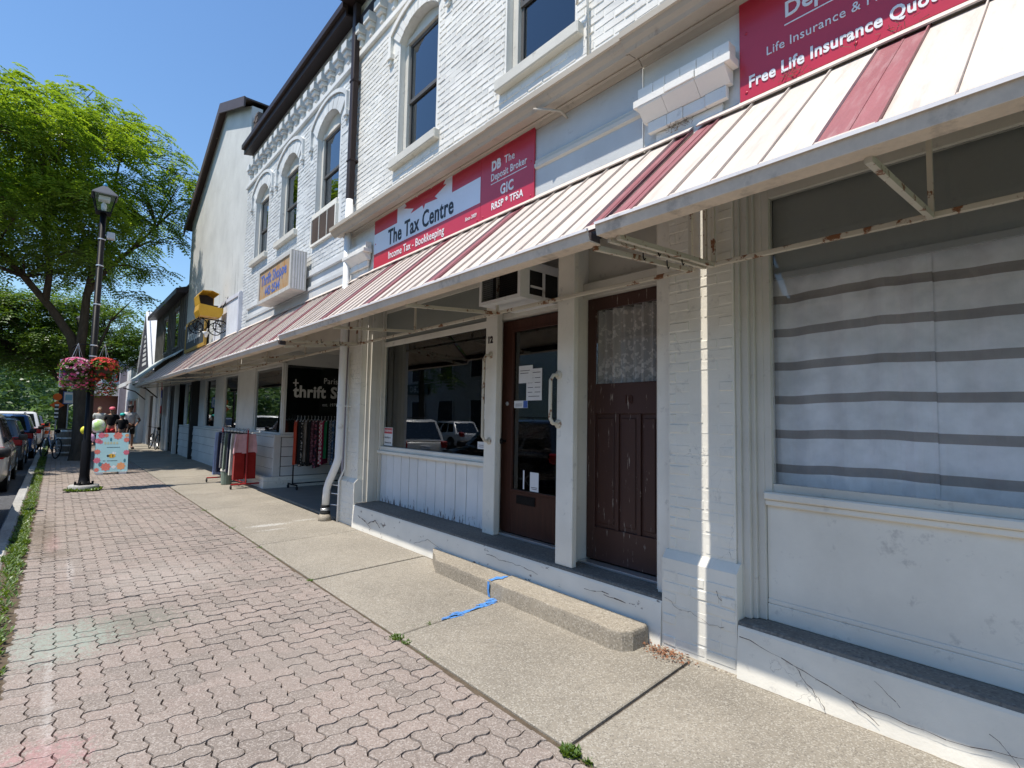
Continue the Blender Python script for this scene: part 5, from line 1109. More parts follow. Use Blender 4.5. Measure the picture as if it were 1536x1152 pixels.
# wooded slope closing the street
b = B(); N = 24
for i in range(N):
    x0, x1 = -70+100*i/N, -70+100*(i+1)/N
    prof = [(78, -.3), (95, 3), (120, 11), (160, 17), (300, 17)]
    for (a, za), (c, zc) in zip(prof[:-1], prof[1:]):
        s0, s1 = max(0, min(1, (2-x0)/30)), max(0, min(1, (2-x1)/30)); f = lambda s: .55+.45*s
        b.poly([(x0, a, za*f(s0)), (x1, a, za*f(s1)), (x1, c, zc*f(s1)), (x0, c, zc*f(s0))])
struct(b.build('hill', M['lawn']))
b = B(); q = random.Random(21)
for k in range(170):
    y = q.uniform(70, 125); x = q.uniform(-62, 3) if k > 60 else q.uniform(-16, 2.2); g = 0 if y < 80 else (y-80)*.24; hh = q.uniform(4.5, 8.5) if y > 80 else q.uniform(3, 6); rr = q.uniform(1.6, 3.0); conif = q.random() < .35
    for j in range(150 if x > -20 else 70):
        t = q.random(); a = q.uniform(0, 6.28); rad = rr*(1-t if conif else math.sin(min(1, t*1.1+.06)*3.0))*q.uniform(.45, 1.05); p = Vector((x+rad*math.cos(a), y+rad*math.sin(a), g+hh*t)); s = q.uniform(.35, .75)
        e1 = Vector((q.gauss(0, 1), q.gauss(0, 1), q.gauss(0, .5))).normalized()*s; e2 = Vector((q.gauss(0, 1), q.gauss(0, 1), q.gauss(0, 1))); e2 = (e2-e1*e2.dot(e1)/e1.dot(e1)).normalized()*s*.6
        for dd in (0, 1): n0 = len(b.v); pp = p+Vector((q.uniform(-s, s), q.uniform(-s, s), q.uniform(-s, s)*.5)); b.v += [tuple(pp-e1*.5), tuple(pp+e2*.4), tuple(pp+e1*.5), tuple(pp-e2*.4)]; b.f.append([n0, n0+1, n0+2, n0+3])
b.build('far_woodland', M['woodland'], None, fix=False, kind='stuff')
# ---------------------------------------------------------------- lamp posts and flower baskets
def lamp(label, x, y, h=5.85, tall=True):
    r = thing('street_lamp', label, 'lamp post', (x, y, 0)); b = sm(B())
    b.lathe([(.26, -.1), (.255, .085), (.24, .11)], (x, y, 0), 24); b.build('concrete_base', M['gutter'], r)
    b = sm(B()); b.lathe([(.125, .111), (.125, .14), (.10, .15), (.085, .30), (.082, 1.0), (.066, 1.02), (.055, h)], (x, y, 0), 16)
    for k in range(6): a = k*1.047; b.lathe([(.02, .111), (.02, .18)], (x+.14*math.cos(a), y+.14*math.sin(a), 0), 8)
    b.build('post', M['black'], r)
    b = B()
    for z in (2.75, 2.98, 3.85, 4.68, 5.25): 
        if tall: b.lathe([(.066, z), (.068, z+.005), (.068, z+.02), (.066, z+.025)], (x, y, 0), 16)
    if tall: b.build('steel_band', M['alu'], r)
    b = B(); w0, w1 = .12, .19; z0, z1 = h, h+.34
    for sx in (-1, 1):
        for sy in (-1, 1): b.tube([(x+sx*w0, y+sy*w0, z0), (x+sx*w1, y+sy*w1, z1)], .012, 6)
    b.box(x-w0-.01, x+w0+.01, y-w0-.01, y+w0+.01, z0-.03, z0); b.build('lantern_frame', M['black'], r)
    b = B(); n = 0; b.v = [(x+s*w, y+t*w, z) for (w, z) in ((w1+.035, z1), (w1+.02, z1+.03), (.06, z1+.20), (.03, z1+.23)) for s, t in ((-1, -1), (1, -1), (1, 1), (-1, 1))]
    b.f = [[k*4+i, k*4+(i+1) % 4, k*4+4+(i+1) % 4, k*4+4+i] for k in range(3) for i in range(4)]+[[3, 2, 1, 0], [12, 13, 14, 15]]; b.build('lantern_roof', M['lamproof'], r)
    b = B(); b.lathe([(.035, z1+.231), (.04, z1+.26), (.02, z1+.30)], (x, y, 0), 10); b.build('photocell', mat('blue_photocell', (.05, .25, .45), .4), r)
    g = B()
    for i in range(4):
        c = ((-1, -1), (1, -1), (1, 1), (-1, 1)); p, q = c[i], c[(i+1) % 4]; g.poly([(x+p[0]*w0, y+p[1]*w0, z0), (x+q[0]*w0, y+q[1]*w0, z0), (x+q[0]*w1, y+q[1]*w1, z1), (x+p[0]*w1, y+p[1]*w1, z1)])
    g.build('lantern_pane', M['lantern'], r); b = sm(B()); b.lathe([(.02, 0), (.045, .04), (.05, .14), (.02, .2)], (x, y, h+.02), 12); b.build('bulb', M['pipe'], r)
    b = B(); b.box(x-.10, x+.10, y-.1, y+.1, z1-.09, z1-.01); b.build('reflector', M['pipe'], r)
    return r
M['lamproof'] = mat('grey_lantern_roof', (.07, .075, .085), .5, .1); M['lantern'] = glass('lantern_glass', (.85, .88, .9), .02, wav=0)
lp_ = lamp('tall black lamp post with steel bands on a round concrete base', .52, 14.0)
b = B(); b.box(.60, .74, 13.93, 14.07, 5.30, 5.44, .01); b.tube([(.57, 14, 5.37), (.60, 14, 5.37)], .02, 8); b.build('junction_box', mat('light_grey_box', (.42, .44, .46), .5), lp_)
b = sm(B())
for s in (-1, 1): b.tube([(.52, 14, 3.02), (.52+.28*s, 14, 2.98), (.52+.34*s, 14, 2.90)], .012, 8)
b.build('basket_arm', M['black'], lp_)
lamp('distant lamp post with a pale lantern, half hidden behind the locust trunk', .66, 31, 5.5, False)
def basket(label, x, y, z, cols, rad=.27, n=520, trail=.28):
    r = thing('flower_basket', label, 'hanging basket', (x, y, z)); b = sm(B()); b.lathe([(.06, -.20), (.15, -.14), (.19, -.02), (.19, 0)], (x, y, z), 14); b.build('pot', M['soil'], r)
    b = B()
    for k in range(4): a = k*1.57+.4; b.tube([(x+.17*math.cos(a), y+.17*math.sin(a), z), (x, y, z+.55)], .003, 4)
    b.build('chain', M['alu'], r); q = random.Random(int(x*1000)); lf = B(); fl_ = [B() for c in cols]
    def pt(): 
        a = q.uniform(0, 6.28); t = q.uniform(-.9, 1.5); return Vector((x+rad*math.cos(a)*math.cos(t*.9)*q.uniform(.7, 1.1), y+rad*math.sin(a)*math.cos(t*.9)*q.uniform(.7, 1.1), z+.03+rad*.75*math.sin(t)-(trail*q.random() if t < -.2 else 0)))
    for k in range(n*2): p = pt(); spray(lf, p, Vector((q.gauss(0, 1), q.gauss(0, 1), q.uniform(-.8, .3))), .07, 1, .05)
    for k in range(n):
        p = pt(); c = fl_[0 if q.random() < .62 else 1]; d = (p-Vector((x, y, z))).normalized(); u = d.cross(Vector((0, 0, 1))).normalized(); v = u.cross(d); s = q.uniform(.022, .036); n0 = len(c.v); p = p+d*.03
        c.v += [tuple(p-d*.01)]+[tuple(p+(u*math.cos(j*1.257)+v*math.sin(j*1.257))*s+d*.006) for j in range(5)]; c.f += [[n0, n0+1+j, n0+1+(j+1) % 5] for j in range(5)]
    lf.build('foliage', M['weed'], r, fix=False)
    for c, m in zip(fl_, cols): c.build('blossom', m, r, fix=False, kind='stuff')
    return r
pk, pk2, rd, org = (mat(n_, c_, .7, .15, 20, 50, 0, rnd_var=.3) for n_, c_ in (('pink_petals', (.72, .12, .28)), ('pale_pink_petals', (.80, .42, .52)), ('red_petals', (.60, .035, .04)), ('orange_red_petals', (.68, .10, .04))))
basket('hanging basket of pink petunias on the left side of the lamp post', .27, 13.95, 2.46, (pk, pk2), .25)
basket('hanging basket of red flowers and trailing greens on the right side of the lamp post', .70, 13.97, 2.50, (rd, org), .25, 400, .45)
# ---------------------------------------------------------------- sandwich board, balloons
af = thing('sandwich_board', 'floral sandwich board with a pale blue centre and a bumblebee', 'sandwich board', (1.16, 17.5, 0))
fb_ = mat('pale_aqua_print', (.42, .66, .68), .5, .06, 6); cor = mat('coral_flower_print', (.72, .20, .15), .6, .25, 25); cor2 = mat('orange_flower_print', (.80, .36, .16), .6, .2, 25); pkf = mat('rose_flower_print', (.66, .16, .22), .6, .25, 25)
x0, x1 = .83, 1.52
for s in (-1, 1):
    b = B(); yb, yt = 17.5+s*.22, 17.5+s*.03
    b.prism([(yb, .06), (yb+s*.02, .06), (yt+s*.02, 1.06), (yt, 1.06)], 'x', x0, x1); b.build('panel', fb_, af)
    b = B(); b.box(x0+.02, x0+.18, min(yb, yb+s*.03)-.01, max(yb, yb+s*.03)+.01, 0, .055); b.build('foot', M['pipe'], af); b = B(); b.box(x1-.18, x1-.02, min(yb, yb+s*.03)-.01, max(yb, yb+s*.03)+.01, 0, .055); b.build('foot', M['pipe'], af)
def onb(u, v, d=.002): t = (v-.06)/1.0; return (x0+u*(x1-x0), 17.28+.19*t-.02-d, v)
def disc(b, u, v, r, n=14, d=.002, sx=1, petals=0):
    pts = [onb(u+r/(x1-x0)*sx*math.cos(6.283*k/n)*(1 if not petals else .88+.12*math.cos(petals*6.283*k/n)), v+r*math.sin(6.283*k/n)*(1 if not petals else .88+.12*math.cos(petals*6.283*k/n)), d) for k in range(n)]; b.poly(pts)
f1, f2, f3, gr = B(), B(), B(), B()
for (u, v, r, bb) in ((.66, .99, .13, f1), (.16, 1.02, .10, f3), (.30, 1.0, .07, f1), (.93, .88, .085, f1), (.06, .86, .09, f3), (.14, .83, .07, f3), (.96, .55, .09, f3), (.05, .58, .085, f1), (.05, .36, .10, f3), (.33, .19, .14, f1), (.79, .20, .13, f2), (.05, .12, .07, f1), (.95, 1.02, .06, f2)): disc(bb, max(.06, min(.94, u)), min(1.0, v), r*.8, 40, .0022, 1, 8)
for (u, v, r) in ((.45, .89, .05), (.15, .26, .06), (.22, .25, .05), (.9, .34, .05)): disc(gr, u, v, r, 10, .0021, .5)
f1.build('flower_print', cor, af, fix=False); f2.build('flower_print', cor2, af, fix=False); f3.build('flower_print', pkf, af, fix=False); gr.build('leaf_print', mat('teal_leaf_print', (.06, .22, .28), .6), af, fix=False)
b = B(); disc(b, .5, .47, .055, 16, .0024, 1.4); b.build('bee_body', mat('bee_yellow', (.75, .45, .05), .6), af, fix=False)
b = B(); disc(b, .44, .47, .022, 10, .003, .5); disc(b, .53, .47, .045, 10, .003, .25); disc(b, .38, .47, .03, 12, .0028, .8); b.build('bee_stripe', M['lettk'], af, fix=False)
b = B(); disc(b, .54, .54, .035, 12, .003, .6); disc(b, .60, .535, .03, 12, .003, .6); disc(b, .57, .18, .05, 4, .003, 1.2); b.build('white_print', M['lettw'], af, fix=False, kind='stuff')
b = B()
for (u0, u1, v) in ((.34, .74, .68), (.36, .66, .335), (.24, .30, .335)):
    k = u0
    while k < u1: b.poly([onb(k, v), onb(k+.03, v), onb(k+.03, v+.016), onb(k, v+.016)]); k += .04
b.build('small_print', M['lettk'], af, fix=False, kind='stuff')
b = B()
for k in range(5): disc(b, .28+.09*k, .80, .035, 10, .002, .7)
b.build('heading_print', mat('pale_gold_print', (.55, .55, .35), .6), af, fix=False)
def balloon(label, x, y, z, r, c, c2=None):
    rt = thing('balloon', label, 'balloon', (x, y, z)); b = sm(B()); b.ball((x, y, z), r, 20, 14, (1, 1, 1.1)); m = mat('balloon_'+label.split()[0], c, .25, .05, 2, 20, 0, dirt=c2, dirt_at=(.45, .55)) if c2 else mat('balloon_'+label.split()[0], c, .25, .05, 2, 20, 0); b.build('skin', m, rt)
    b = B(); b.tube([(x, y, z-r*1.09), (x+.01, y+.02, z-r*1.4), (1.0, 17.5, 1.05)], .003, 4); b.build('string', M['pipe'], rt)
balloon('pale green and white balloon, the largest of the bunch', .86, 17.62, 1.24, .17, (.45, .68, .22), (.74, .72, .72)); balloon('yellow balloon to the left of the pale green one', .60, 17.6, 1.13, .10, (.75, .70, .06)); balloon('pink balloon low beside the sandwich board', .70, 17.55, .92, .12, (.72, .42, .62))
# ---------------------------------------------------------------- racks of clothes
def garment(parent_label, x, y, z, m, L, w, kind, rz, cat='garment', name=None, legs=False, lower=None):
    r = thing(name or kind, parent_label, cat, (x, y, z)); b = B(); n = 6; c, s = math.cos(rz), math.sin(rz); ph = rnd.uniform(0, 6)
    T = lambda u, d, zz: (x+u*c-d*s, y+u*s+d*c, z+zz)
    rows = [(0, .30), (-.04, .44), (-.12, .5), (-L*.5, .5), (-L, .56)] if kind != 'trousers' else [(0, .44), (-.03, .45), (-.12, .47), (-L*.5, .5), (-L, .53)]
    for sgn in (-1, 1):
        for (za, wa), (zb, wb_) in zip(rows[:-1], rows[1:]):
            for k in range(n):
                u0, u1 = k/n-.5, (k+1)/n-.5; D = lambda u, zz: sgn*(.028+.012*math.sin(u*11+ph-zz*2)*(1 if zz < -.1 else .3))
                b.poly([T(u0*2*wa*w, D(u0, za), za), T(u1*2*wa*w, D(u1, za), za), T(u1*2*wb_*w, D(u1, zb), zb), T(u0*2*wb_*w, D(u0, zb), zb)])
    for sgn in (-.5, .5):
        for (za, wa), (zb, wb_) in zip(rows[:-1], rows[1:]): b.poly([T(sgn*2*wa*w, -.03, za), T(sgn*2*wa*w, .03, za), T(sgn*2*wb_*w, .03, zb), T(sgn*2*wb_*w, -.03, zb)])
    b.build('fabric', m, r)
    if lower:
        b = B(); b.v = []; zt = -L+.02
        for (u0, u1) in ((-.48, -.04), (.04, .48)): p = [T(u0*2*w*.5, -.03, zt), T(u1*2*w*.5, -.03, zt), T(u1*2*w*.52, -.035, zt-lower[1]), T(u0*2*w*.52, -.035, zt-lower[1])]; q = [T(u0*2*w*.5, .03, zt), T(u1*2*w*.5, .03, zt), T(u1*2*w*.52, .035, zt-lower[1]), T(u0*2*w*.52, .035, zt-lower[1])]; b.poly(p); b.poly(q); b.poly([p[0], q[0], q[3], p[3]]); b.poly([p[1], q[1], q[2], p[2]])
        b.build('lower_fabric', lower[0], r)
    h = sm(B()); h.tube([T(0, 0, .02), T(0, 0, .06), T(.02, 0, .09), T(0, 0, .115), T(-.02, 0, .10)], .004, 6); h.tube([T(-w*.42, 0, -.02), T(0, 0, .03), T(w*.42, 0, -.02)], .006, 6); h.build('hanger', M['pipe'] if kind != 'trousers' else M['black'], r)
    return r
redm = mat('red_rack_paint', (.33, .02, .02), .45, .1)
def rack(label, m, ends, zt, foot, caster=True):
    (xa, ya), (xb, yb) = ends; r = thing('clothes_rack', label, 'clothes rack', ((xa+xb)/2, (ya+yb)/2, 0)); d = Vector((xb-xa, yb-ya, 0)).normalized(); p = Vector((-d.y, d.x, 0)); b = B()
    b.tube([(xa-d.x*.06, ya-d.y*.06, zt), (xb+d.x*.06, yb+d.y*.06, zt)], .014, 8); b.build('rail', m if m is not redm else M['alu'], r)
    b = B(); b.tube([(xa, ya, .12), (xb, yb, .12)], .013, 6)
    for (x, y) in ends: b.tube([(x, y, .10), (x, y, zt+.02)], .016, 8); b.tube([(x-p.x*foot, y-p.y*foot, .10), (x+p.x*foot, y+p.y*foot, .10)], .017, 8)
    b.build('frame', m, r)
    for (x, y) in ends:
        for s in (-1, 1): b = B(); b.lathe([(.038, -.014), (.042, -.008), (.042, .008), (.038, .014)], (x+s*p.x*foot, y+s*p.y*foot, .043), 12, 'x'); b.tube([(x+s*p.x*foot, y+s*p.y*foot, .05), (x+s*p.x*foot, y+s*p.y*foot, .10)], .01, 6); b.build('caster', M['rubber'], r)
    return r
rack('red wheeled rack of trousers and shorts on the pavement', redm, ((3.22, 12.55), (3.08, 14.2)), 1.28, .30)
cw = {k: cloth('cloth_'+k, *v) for k, v in dict(pink=((.62, .36, .38),), dred=((.27, .018, .015),), navy=((.02, .022, .045),), denim=((.28, .33, .48),), sage=((.16, .20, .16),), cream=((.62, .58, .50),), black=((.016, .016, .018),), rust=((.36, .05, .025),), dots=((.02, .018, .02), (.55, .50, .48), 26), taupe=((.20, .165, .14),), redcheck=((.40, .03, .06), (.62, .55, .52), 22, 'check'), green=((.02, .16, .065),), floral=((.05, .03, .05), (.34, .10, .14), 18), magenta=((.48, .03, .12),), bluef=((.06, .13, .26), (.30, .36, .42), 20), plum=((.10, .035, .05), (.25, .12, .14), 24), grey=((.22, .22, .24), (.08, .08, .09), 30, 'check')).items()}
g1 = 'clothes on the red rack'
for k, (lab, mk, L, low, t) in enumerate((('pink shorts over dark red trousers at the near end of the red rack', 'pink', .42, ('dred', .58), .04), ('dark red trousers behind the pink shorts on the red rack', 'dred', .98, None, .13), ('cream trousers squeezed between the red and navy ones on the red rack', 'cream', .92, None, .28), ('navy trousers near the middle of the red rack', 'navy', .88, None, .40), ('sage green trousers on the red rack', 'sage', .84, None, .54), ('pale striped shirt between the sage and navy clothes on the red rack', 'grey', .80, None, .66), ('dark navy jeans toward the far end of the red rack', 'navy', .92, None, .80), ('pale denim jeans at the far end of the red rack', 'denim', 1.0, None, .94))):
    garment(lab, 3.22-.14*t-.02, 12.55+1.65*t, 1.18, cw[mk], L, .46 if k < 1 else .36, 'trousers', .10, 'trousers' if 'shirt' not in lab else 'shirt', 'trousers' if 'shirt' not in lab else 'shirt', lower=(cw[low[0]], low[1]) if low else None)
bn = thing('waste_bin', 'small grey green bin with a pale bag under the red clothes rack', 'bin', (3.05, 13.5, 0)); b = B(); b.lathe([(.11, 0.01), (.13, .34)], (3.05, 13.5, 0), 14); b.build('bin_body', cw['sage'], bn); b = B(); b.lathe([(.132, .30), (.14, .32), (.13, .36), (.10, .35)], (3.05, 13.5, 0), 12); b.build('bag', cw['cream'], bn)
rack('black wheeled rack of dresses inside the thrift shop entrance', M['black'], ((4.0, 11.9), (5.75, 12.0)), 1.62, .24)
for k, (lab, mk, L, nm) in enumerate((('rust red sleeveless top at the left end of the black rack', 'rust', .95, 'top'), ('black dress second from the left on the black rack', 'black', .95, 'dress'), ('black and white spotted dress on the black rack', 'dots', 1.0, 'dress'), ('taupe cardigan on the black rack', 'taupe', .9, 'cardigan'), ('plain black skirt beside the taupe cardigan on the black rack', 'black', 1.0, 'skirt'), ('plum patterned dress on the black rack', 'plum', .92, 'dress'), ('dark floral dress on the black rack', 'floral', 1.05, 'dress'), ('red and white checked shirt on the black rack', 'redcheck', .98, 'shirt'), ('magenta dress hanging lower than the green one on the black rack', 'magenta', .98, 'dress'), ('bottle green blouse on the black rack', 'green', .85, 'blouse'), ('grey checked shirt on the black rack', 'grey', .9, 'shirt'), ('blue patterned dress at the right end of the black rack', 'bluef', 1.0, 'dress'))):
    garment(lab, 4.05+.078*k, 11.9+.005*k, 1.50, cw[mk], L, .44, nm, 1.05+rnd.uniform(-.12, .12), nm, nm)
# ================================================================ people
M['skin'] = mat('skin', (.42, .24, .16), .55, .08, 8, 60, .05); M['skind'] = mat('tanned_skin', (.28, .15, .10), .55, .08, 8, 60, .05)
def skinned(name, chains, m, parent, root=0, sub=1, label=None):
    """one continuous surface grown over a joint skeleton; chains = lists of (key, (x,y,z), radius)"""
    vs, es, rs, keys = [], [], [], {}
    for ch in chains:
        prev = None
        for key, p, r in ch:
            if key not in keys: keys[key] = len(vs); vs.append(p); rs.append(r if isinstance(r, tuple) else (r, r))
            i = keys[key]
            if prev is not None and prev != i: es.append((prev, i))
            prev = i
    me = bpy.data.meshes.new(name); me.from_pydata(vs, es, []); me.materials.append(m); o = bpy.data.objects.new(name, me); COL.objects.link(o); o.parent = parent
    s = o.modifiers.new('skin', 'SKIN'); s.use_smooth_shade = True
    for i, d in enumerate(me.skin_vertices[0].data): d.radius = rs[i]; d.use_root = i == root
    u = o.modifiers.new('sub', 'SUBSURF'); u.levels = sub; u.render_levels = sub
    return o
def person(label, loc, rz, h, arms, top, bottom, hat=None, hair=(.05, .035, .025), shoes='rubber', skin='skin', shorts=True, stance=.10, step=.05):
    r = thing('person', label, 'person', loc); r.rotation_euler.z = rz; r.scale = (h/1.75,)*3
    hip, kn, an = .93, .50, .09; P = lambda *a: tuple(a)
    legs = []
    for s in (-1, 1):
        f = s*step; legs.append([('pel', P(0, 0, .97), .125), (f'hip{s}', P(.09*s, 0, .90), .085), (f'kn{s}', P((.09+stance*.5)*s, f+.03, kn), .055), (f'cf{s}', P((.09+stance*.7)*s, f*1.2-.01, .36), .055), (f'an{s}', P((.08+stance)*s, f*1.4-.02, an), .038), (f'toe{s}', P((.10+stance)*s, f*1.4+.15, .035), .034)])
    spine = [('pel', P(0, 0, .97), .125), ('wst', P(0, .0, 1.12), (.135, .10)), ('che', P(0, 0, 1.30), (.16, .11)), ('upc', P(0, 0, 1.42), (.14, .10)), ('nk', P(0, .01, 1.50), .052), ('chin', P(0, .035, 1.565), .058), ('hd', P(0, .02, 1.65), (.078, .092)), ('crn', P(0, .01, 1.72), .06)]
    nose = [('hd', P(0, .02, 1.65), .08), ('nose', P(0, .118, 1.625), .012)]
    chains = [spine]+legs+[nose]
    for s in (-1, 1): chains.append([('hd', P(0, .02, 1.65), .08), (f'ear{s}', P(.085*s, .01, 1.64), .014)])
    sleeves = []
    for s, (el, wr) in zip((-1, 1), arms):
        sh = P(.175*s, 0, 1.42); hand = Vector(wr)+(Vector(wr)-Vector(el)).normalized()*.07
        chains.append([('upc', P(0, 0, 1.42), .1), (f'sh{s}', sh, .058), (f'el{s}', P(*el), .043), (f'wr{s}', P(*wr), .028), (f'pm{s}', tuple(hand), .03)])
        d = (Vector(wr)-Vector(el)).normalized(); a = d.cross(Vector((0, 1, 0))).normalized() if abs(d.y) < .9 else Vector((1, 0, 0)); c = a.cross(d).normalized()
        for k, ln in enumerate((.065, .078, .072, .055)):
            b0 = hand+c*(.018-.012*k)*1.3+d*.015; b1 = b0+d*ln*.55+a*.004*s; b2 = b0+d*ln+a*.022*s
            chains.append([(f'pm{s}', tuple(hand), .03), (f'f{k}a{s}', tuple(b1), .0085), (f'f{k}b{s}', tuple(b2), .007)])
        chains.append([(f'pm{s}', tuple(hand), .03), (f'tha{s}', tuple(hand+c*.04-d*.02), .011), (f'thb{s}', tuple(hand+c*.055+d*.02), .009)])
        sleeves.append([('upc', P(0, 0, 1.42), .15), (f'sh{s}', sh, .075), (f'sl{s}', tuple(Vector(sh)+(Vector(el)-Vector(sh))*.72), .066)])
    skinned('body', chains, M[skin], r)
    skinned('shirt', [[('h', P(0, 0, .93), (.155, .125)), ('wst', P(0, 0, 1.12), (.165, .125)), ('che', P(0, 0, 1.30), (.185, .135)), ('upc', P(0, 0, 1.42), (.15, .115)), ('nk', P(0, .005, 1.475), .07)]]+sleeves, top, r)
    pl = [[('pel', P(0, 0, .98), (.155, .125)), (f'hip{s}', P(.095*s, 0, .86), .108), (f'kn{s}', P((.09+stance*.5)*s, s*step+.02, .56 if shorts else .5), .088)]+([] if shorts else [(f'an{s}', P((.08+stance)*s, s*step*1.4-.02, .10), .062)]) for s in (-1, 1)]
    skinned('shorts' if shorts else 'trousers', pl, bottom, r)
    for s in (-1, 1): skinned('shoe', [[('a', P((.08+stance)*s, s*step*1.4-.05, .045), .045), ('b', P((.09+stance)*s, s*step*1.4+.06, .04), .044), ('c', P((.10+stance)*s, s*step*1.4+.16, .032), .034)]], M[shoes], r)
    b = sm(B()); b.ball((0, -.012, 1.675), .094, 14, 10, (.96, 1.05, 1.02)); 
    b.v = [(x, min(y, .045+.5*max(0, z-1.70)), max(z, 1.60+.02*(y > 0))) for x, y, z in b.v]; hm = mat('hair', hair, .7, .2); me = b.mesh('hair'); me.materials.append(hm); o = bpy.data.objects.new('hair', me); COL.objects.link(o); o.parent = r
    if hat:
        b = sm(B()); b.lathe([(.108, 0), (.112, .03), (.10, .075), (.06, .105), (.01, .115)], (0, .0, 1.69), 18); b.prism([(-.085, .06), (-.06, .16), (0, .195), (.06, .16), (.085, .06)], 'z', 1.685, 1.697); me = b.mesh('cap'); me.materials.append(hat); o = bpy.data.objects.new('cap', me); COL.objects.link(o); o.parent = r
    for s in (-1, 1):
        b = sm(B()); b.ball((.032*s, .104, 1.655), .011, 8, 6); me = b.mesh('eye'); me.materials.append(M['black']); o = bpy.data.objects.new('eye', me); COL.objects.link(o); o.parent = r
    b = B(); b.box(-.025, .025, .088, .100, 1.583, 1.590); me = b.mesh('mouth'); me.materials.append(redm); o = bpy.data.objects.new('mouth', me); COL.objects.link(o); o.parent = r
    return r
wt = cloth('white_tee', (.72, .72, .74)); bk = cloth('black_cloth', (.015, .015, .017)); gw = cloth('grey_white_top', (.50, .52, .50)); rs_ = cloth('red_shorts_cloth', (.42, .03, .035))
person('man in a white T-shirt, dark cap and dark shorts standing on the pavement', (2.52, 28.9, 0), math.pi+.25, 1.92, [((-.34, .04, 1.16), (-.16, .24, 1.02)), ((.34, .05, 1.16), (.14, .24, 1.04))], wt, bk, mat('dark_cap', (.02, .02, .025), .6), stance=.06, skin='skind')
person('person in a black top and teal cap standing before the white shirted man', (2.18, 28.1, 0), math.pi-.2, 1.55, [((-.25, .02, 1.15), (-.22, .14, .92)), ((.25, .02, 1.15), (.2, .16, .95))], bk, bk, mat('teal_cap', (.03, .45, .42), .5))
person('woman in a pink cap, black top and red shorts on the pavement', (1.85, 28.6, 0), math.pi-.1, 1.80, [((-.27, -.03, 1.14), (-.30, .06, .88)), ((.27, -.03, 1.14), (.26, .12, .9))], bk, rs_, mat('pink_cap', (.72, .16, .22), .6), (.05, .03, .02))
person('person in a pale grey top and dark trousers, farthest along the pavement', (1.62, 32.5, 0), math.pi, 1.85, [((-.27, -.03, 1.14), (-.30, .06, .88)), ((.27, -.03, 1.14), (.26, .12, .9))], gw, bk, None, (.25, .2, .14), shorts=False)
# mannequin busts with clothes behind the thrift shop glass
def mannequin(label, x, y, z, top, head, low=None):
    r = thing('mannequin', label, 'mannequin', (x, y, z)); 
    skinned('bust', [[('a', (0, 0, .0), (.13, .1)), ('b', (0, 0, .2), (.12, .09)), ('c', (0, 0, .42), (.16, .1)), ('d', (0, 0, .52), .06), ('e', (0, 0, .60), .06), ('f', (0, 0, .70), .085)], [('c', (0, 0, .42), .1), ('s1', (.19, 0, .44), .06), ('h1', (.22, 0, .15), .045)], [('c', (0, 0, .42), .1), ('s2', (-.19, 0, .44), .06), ('h2', (-.22, 0, .15), .045)]], top, r)
    b = sm(B()); b.lathe([(.10, .68), (.17, .685), (.11, .70), (.10, .79), (.02, .81)], (0, 0, 0), 16); me = b.mesh('hat'); me.materials.append(head); o = bpy.data.objects.new('hat', me); COL.objects.link(o); o.parent = r
    b = B(); b.lathe([(.16, -z+.02 if z > .4 else -.4), (.015, -z+.05), (.015, .02)], (0, 0, 0), 10); me = b.mesh('stand'); me.materials.append(M['black']); o = bpy.data.objects.new('stand', me); COL.objects.link(o); o.parent = r
    return r
mannequin('mannequin in a black and white striped top behind the second thrift shop window', 4.25, 17.3, 1.18, cloth('striped_top', (.62, .62, .66), (.03, .03, .05), 9), mat('pale_hat', (.5, .5, .52), .7))
mannequin('mannequin in a dark top with a pale hat in the window nearest the pavement rack', 4.28, 13.9, 1.02, bk, mat('white_hat', (.6, .6, .6), .7))
mannequin('mannequin in an orange and white top in the third thrift shop window', 4.3, 19.9, 1.15, cloth('orange_top', (.70, .16, .03), (.7, .7, .7), 5), redm)
hs = thing('hanging_sign', 'round yellow green window sign with a blue lower half', 'sign', (3.97, 20.3, 2.2)); b = sm(B()); b.ball((3.97, 20.3, 2.42), .21, 14, 10, (.15, .7, 1.3)); b.build('upper_disc', mat('lime_sign', (.55, .62, .03), .5), hs); b = sm(B()); b.ball((3.965, 20.3, 2.02), .18, 14, 10, (.15, .7, 1.3)); b.build('lower_disc', fb_, hs)
pf2 = thing('flower_ball', 'pink flower ball hanging in the thrift shop window nearest the pier', 'decoration', (4.3, 14.3, 2.2)); b = sm(B()); b.ball((4.3, 14.3, 2.15), .15, 12, 8); b.build('blossom_head', mat('pink_paper_flower', (.5, .14, .18), .8, .4, 14), pf2)
bf = thing('banner', 'narrow red, white and blue banner hanging from the dark building', 'banner', (3.5, 27.6, 1.6))
for k, c in enumerate(((.5, .03, .04), (.05, .06, .3), (.6, .6, .62), (.5, .03, .04))): b = B(); b.box(3.45, 3.456, 27.3, 27.62, 2.62-.34*k, 2.95-.34*k); b.build('stripe_panel', mat('banner_stripe', c, .7), bf)
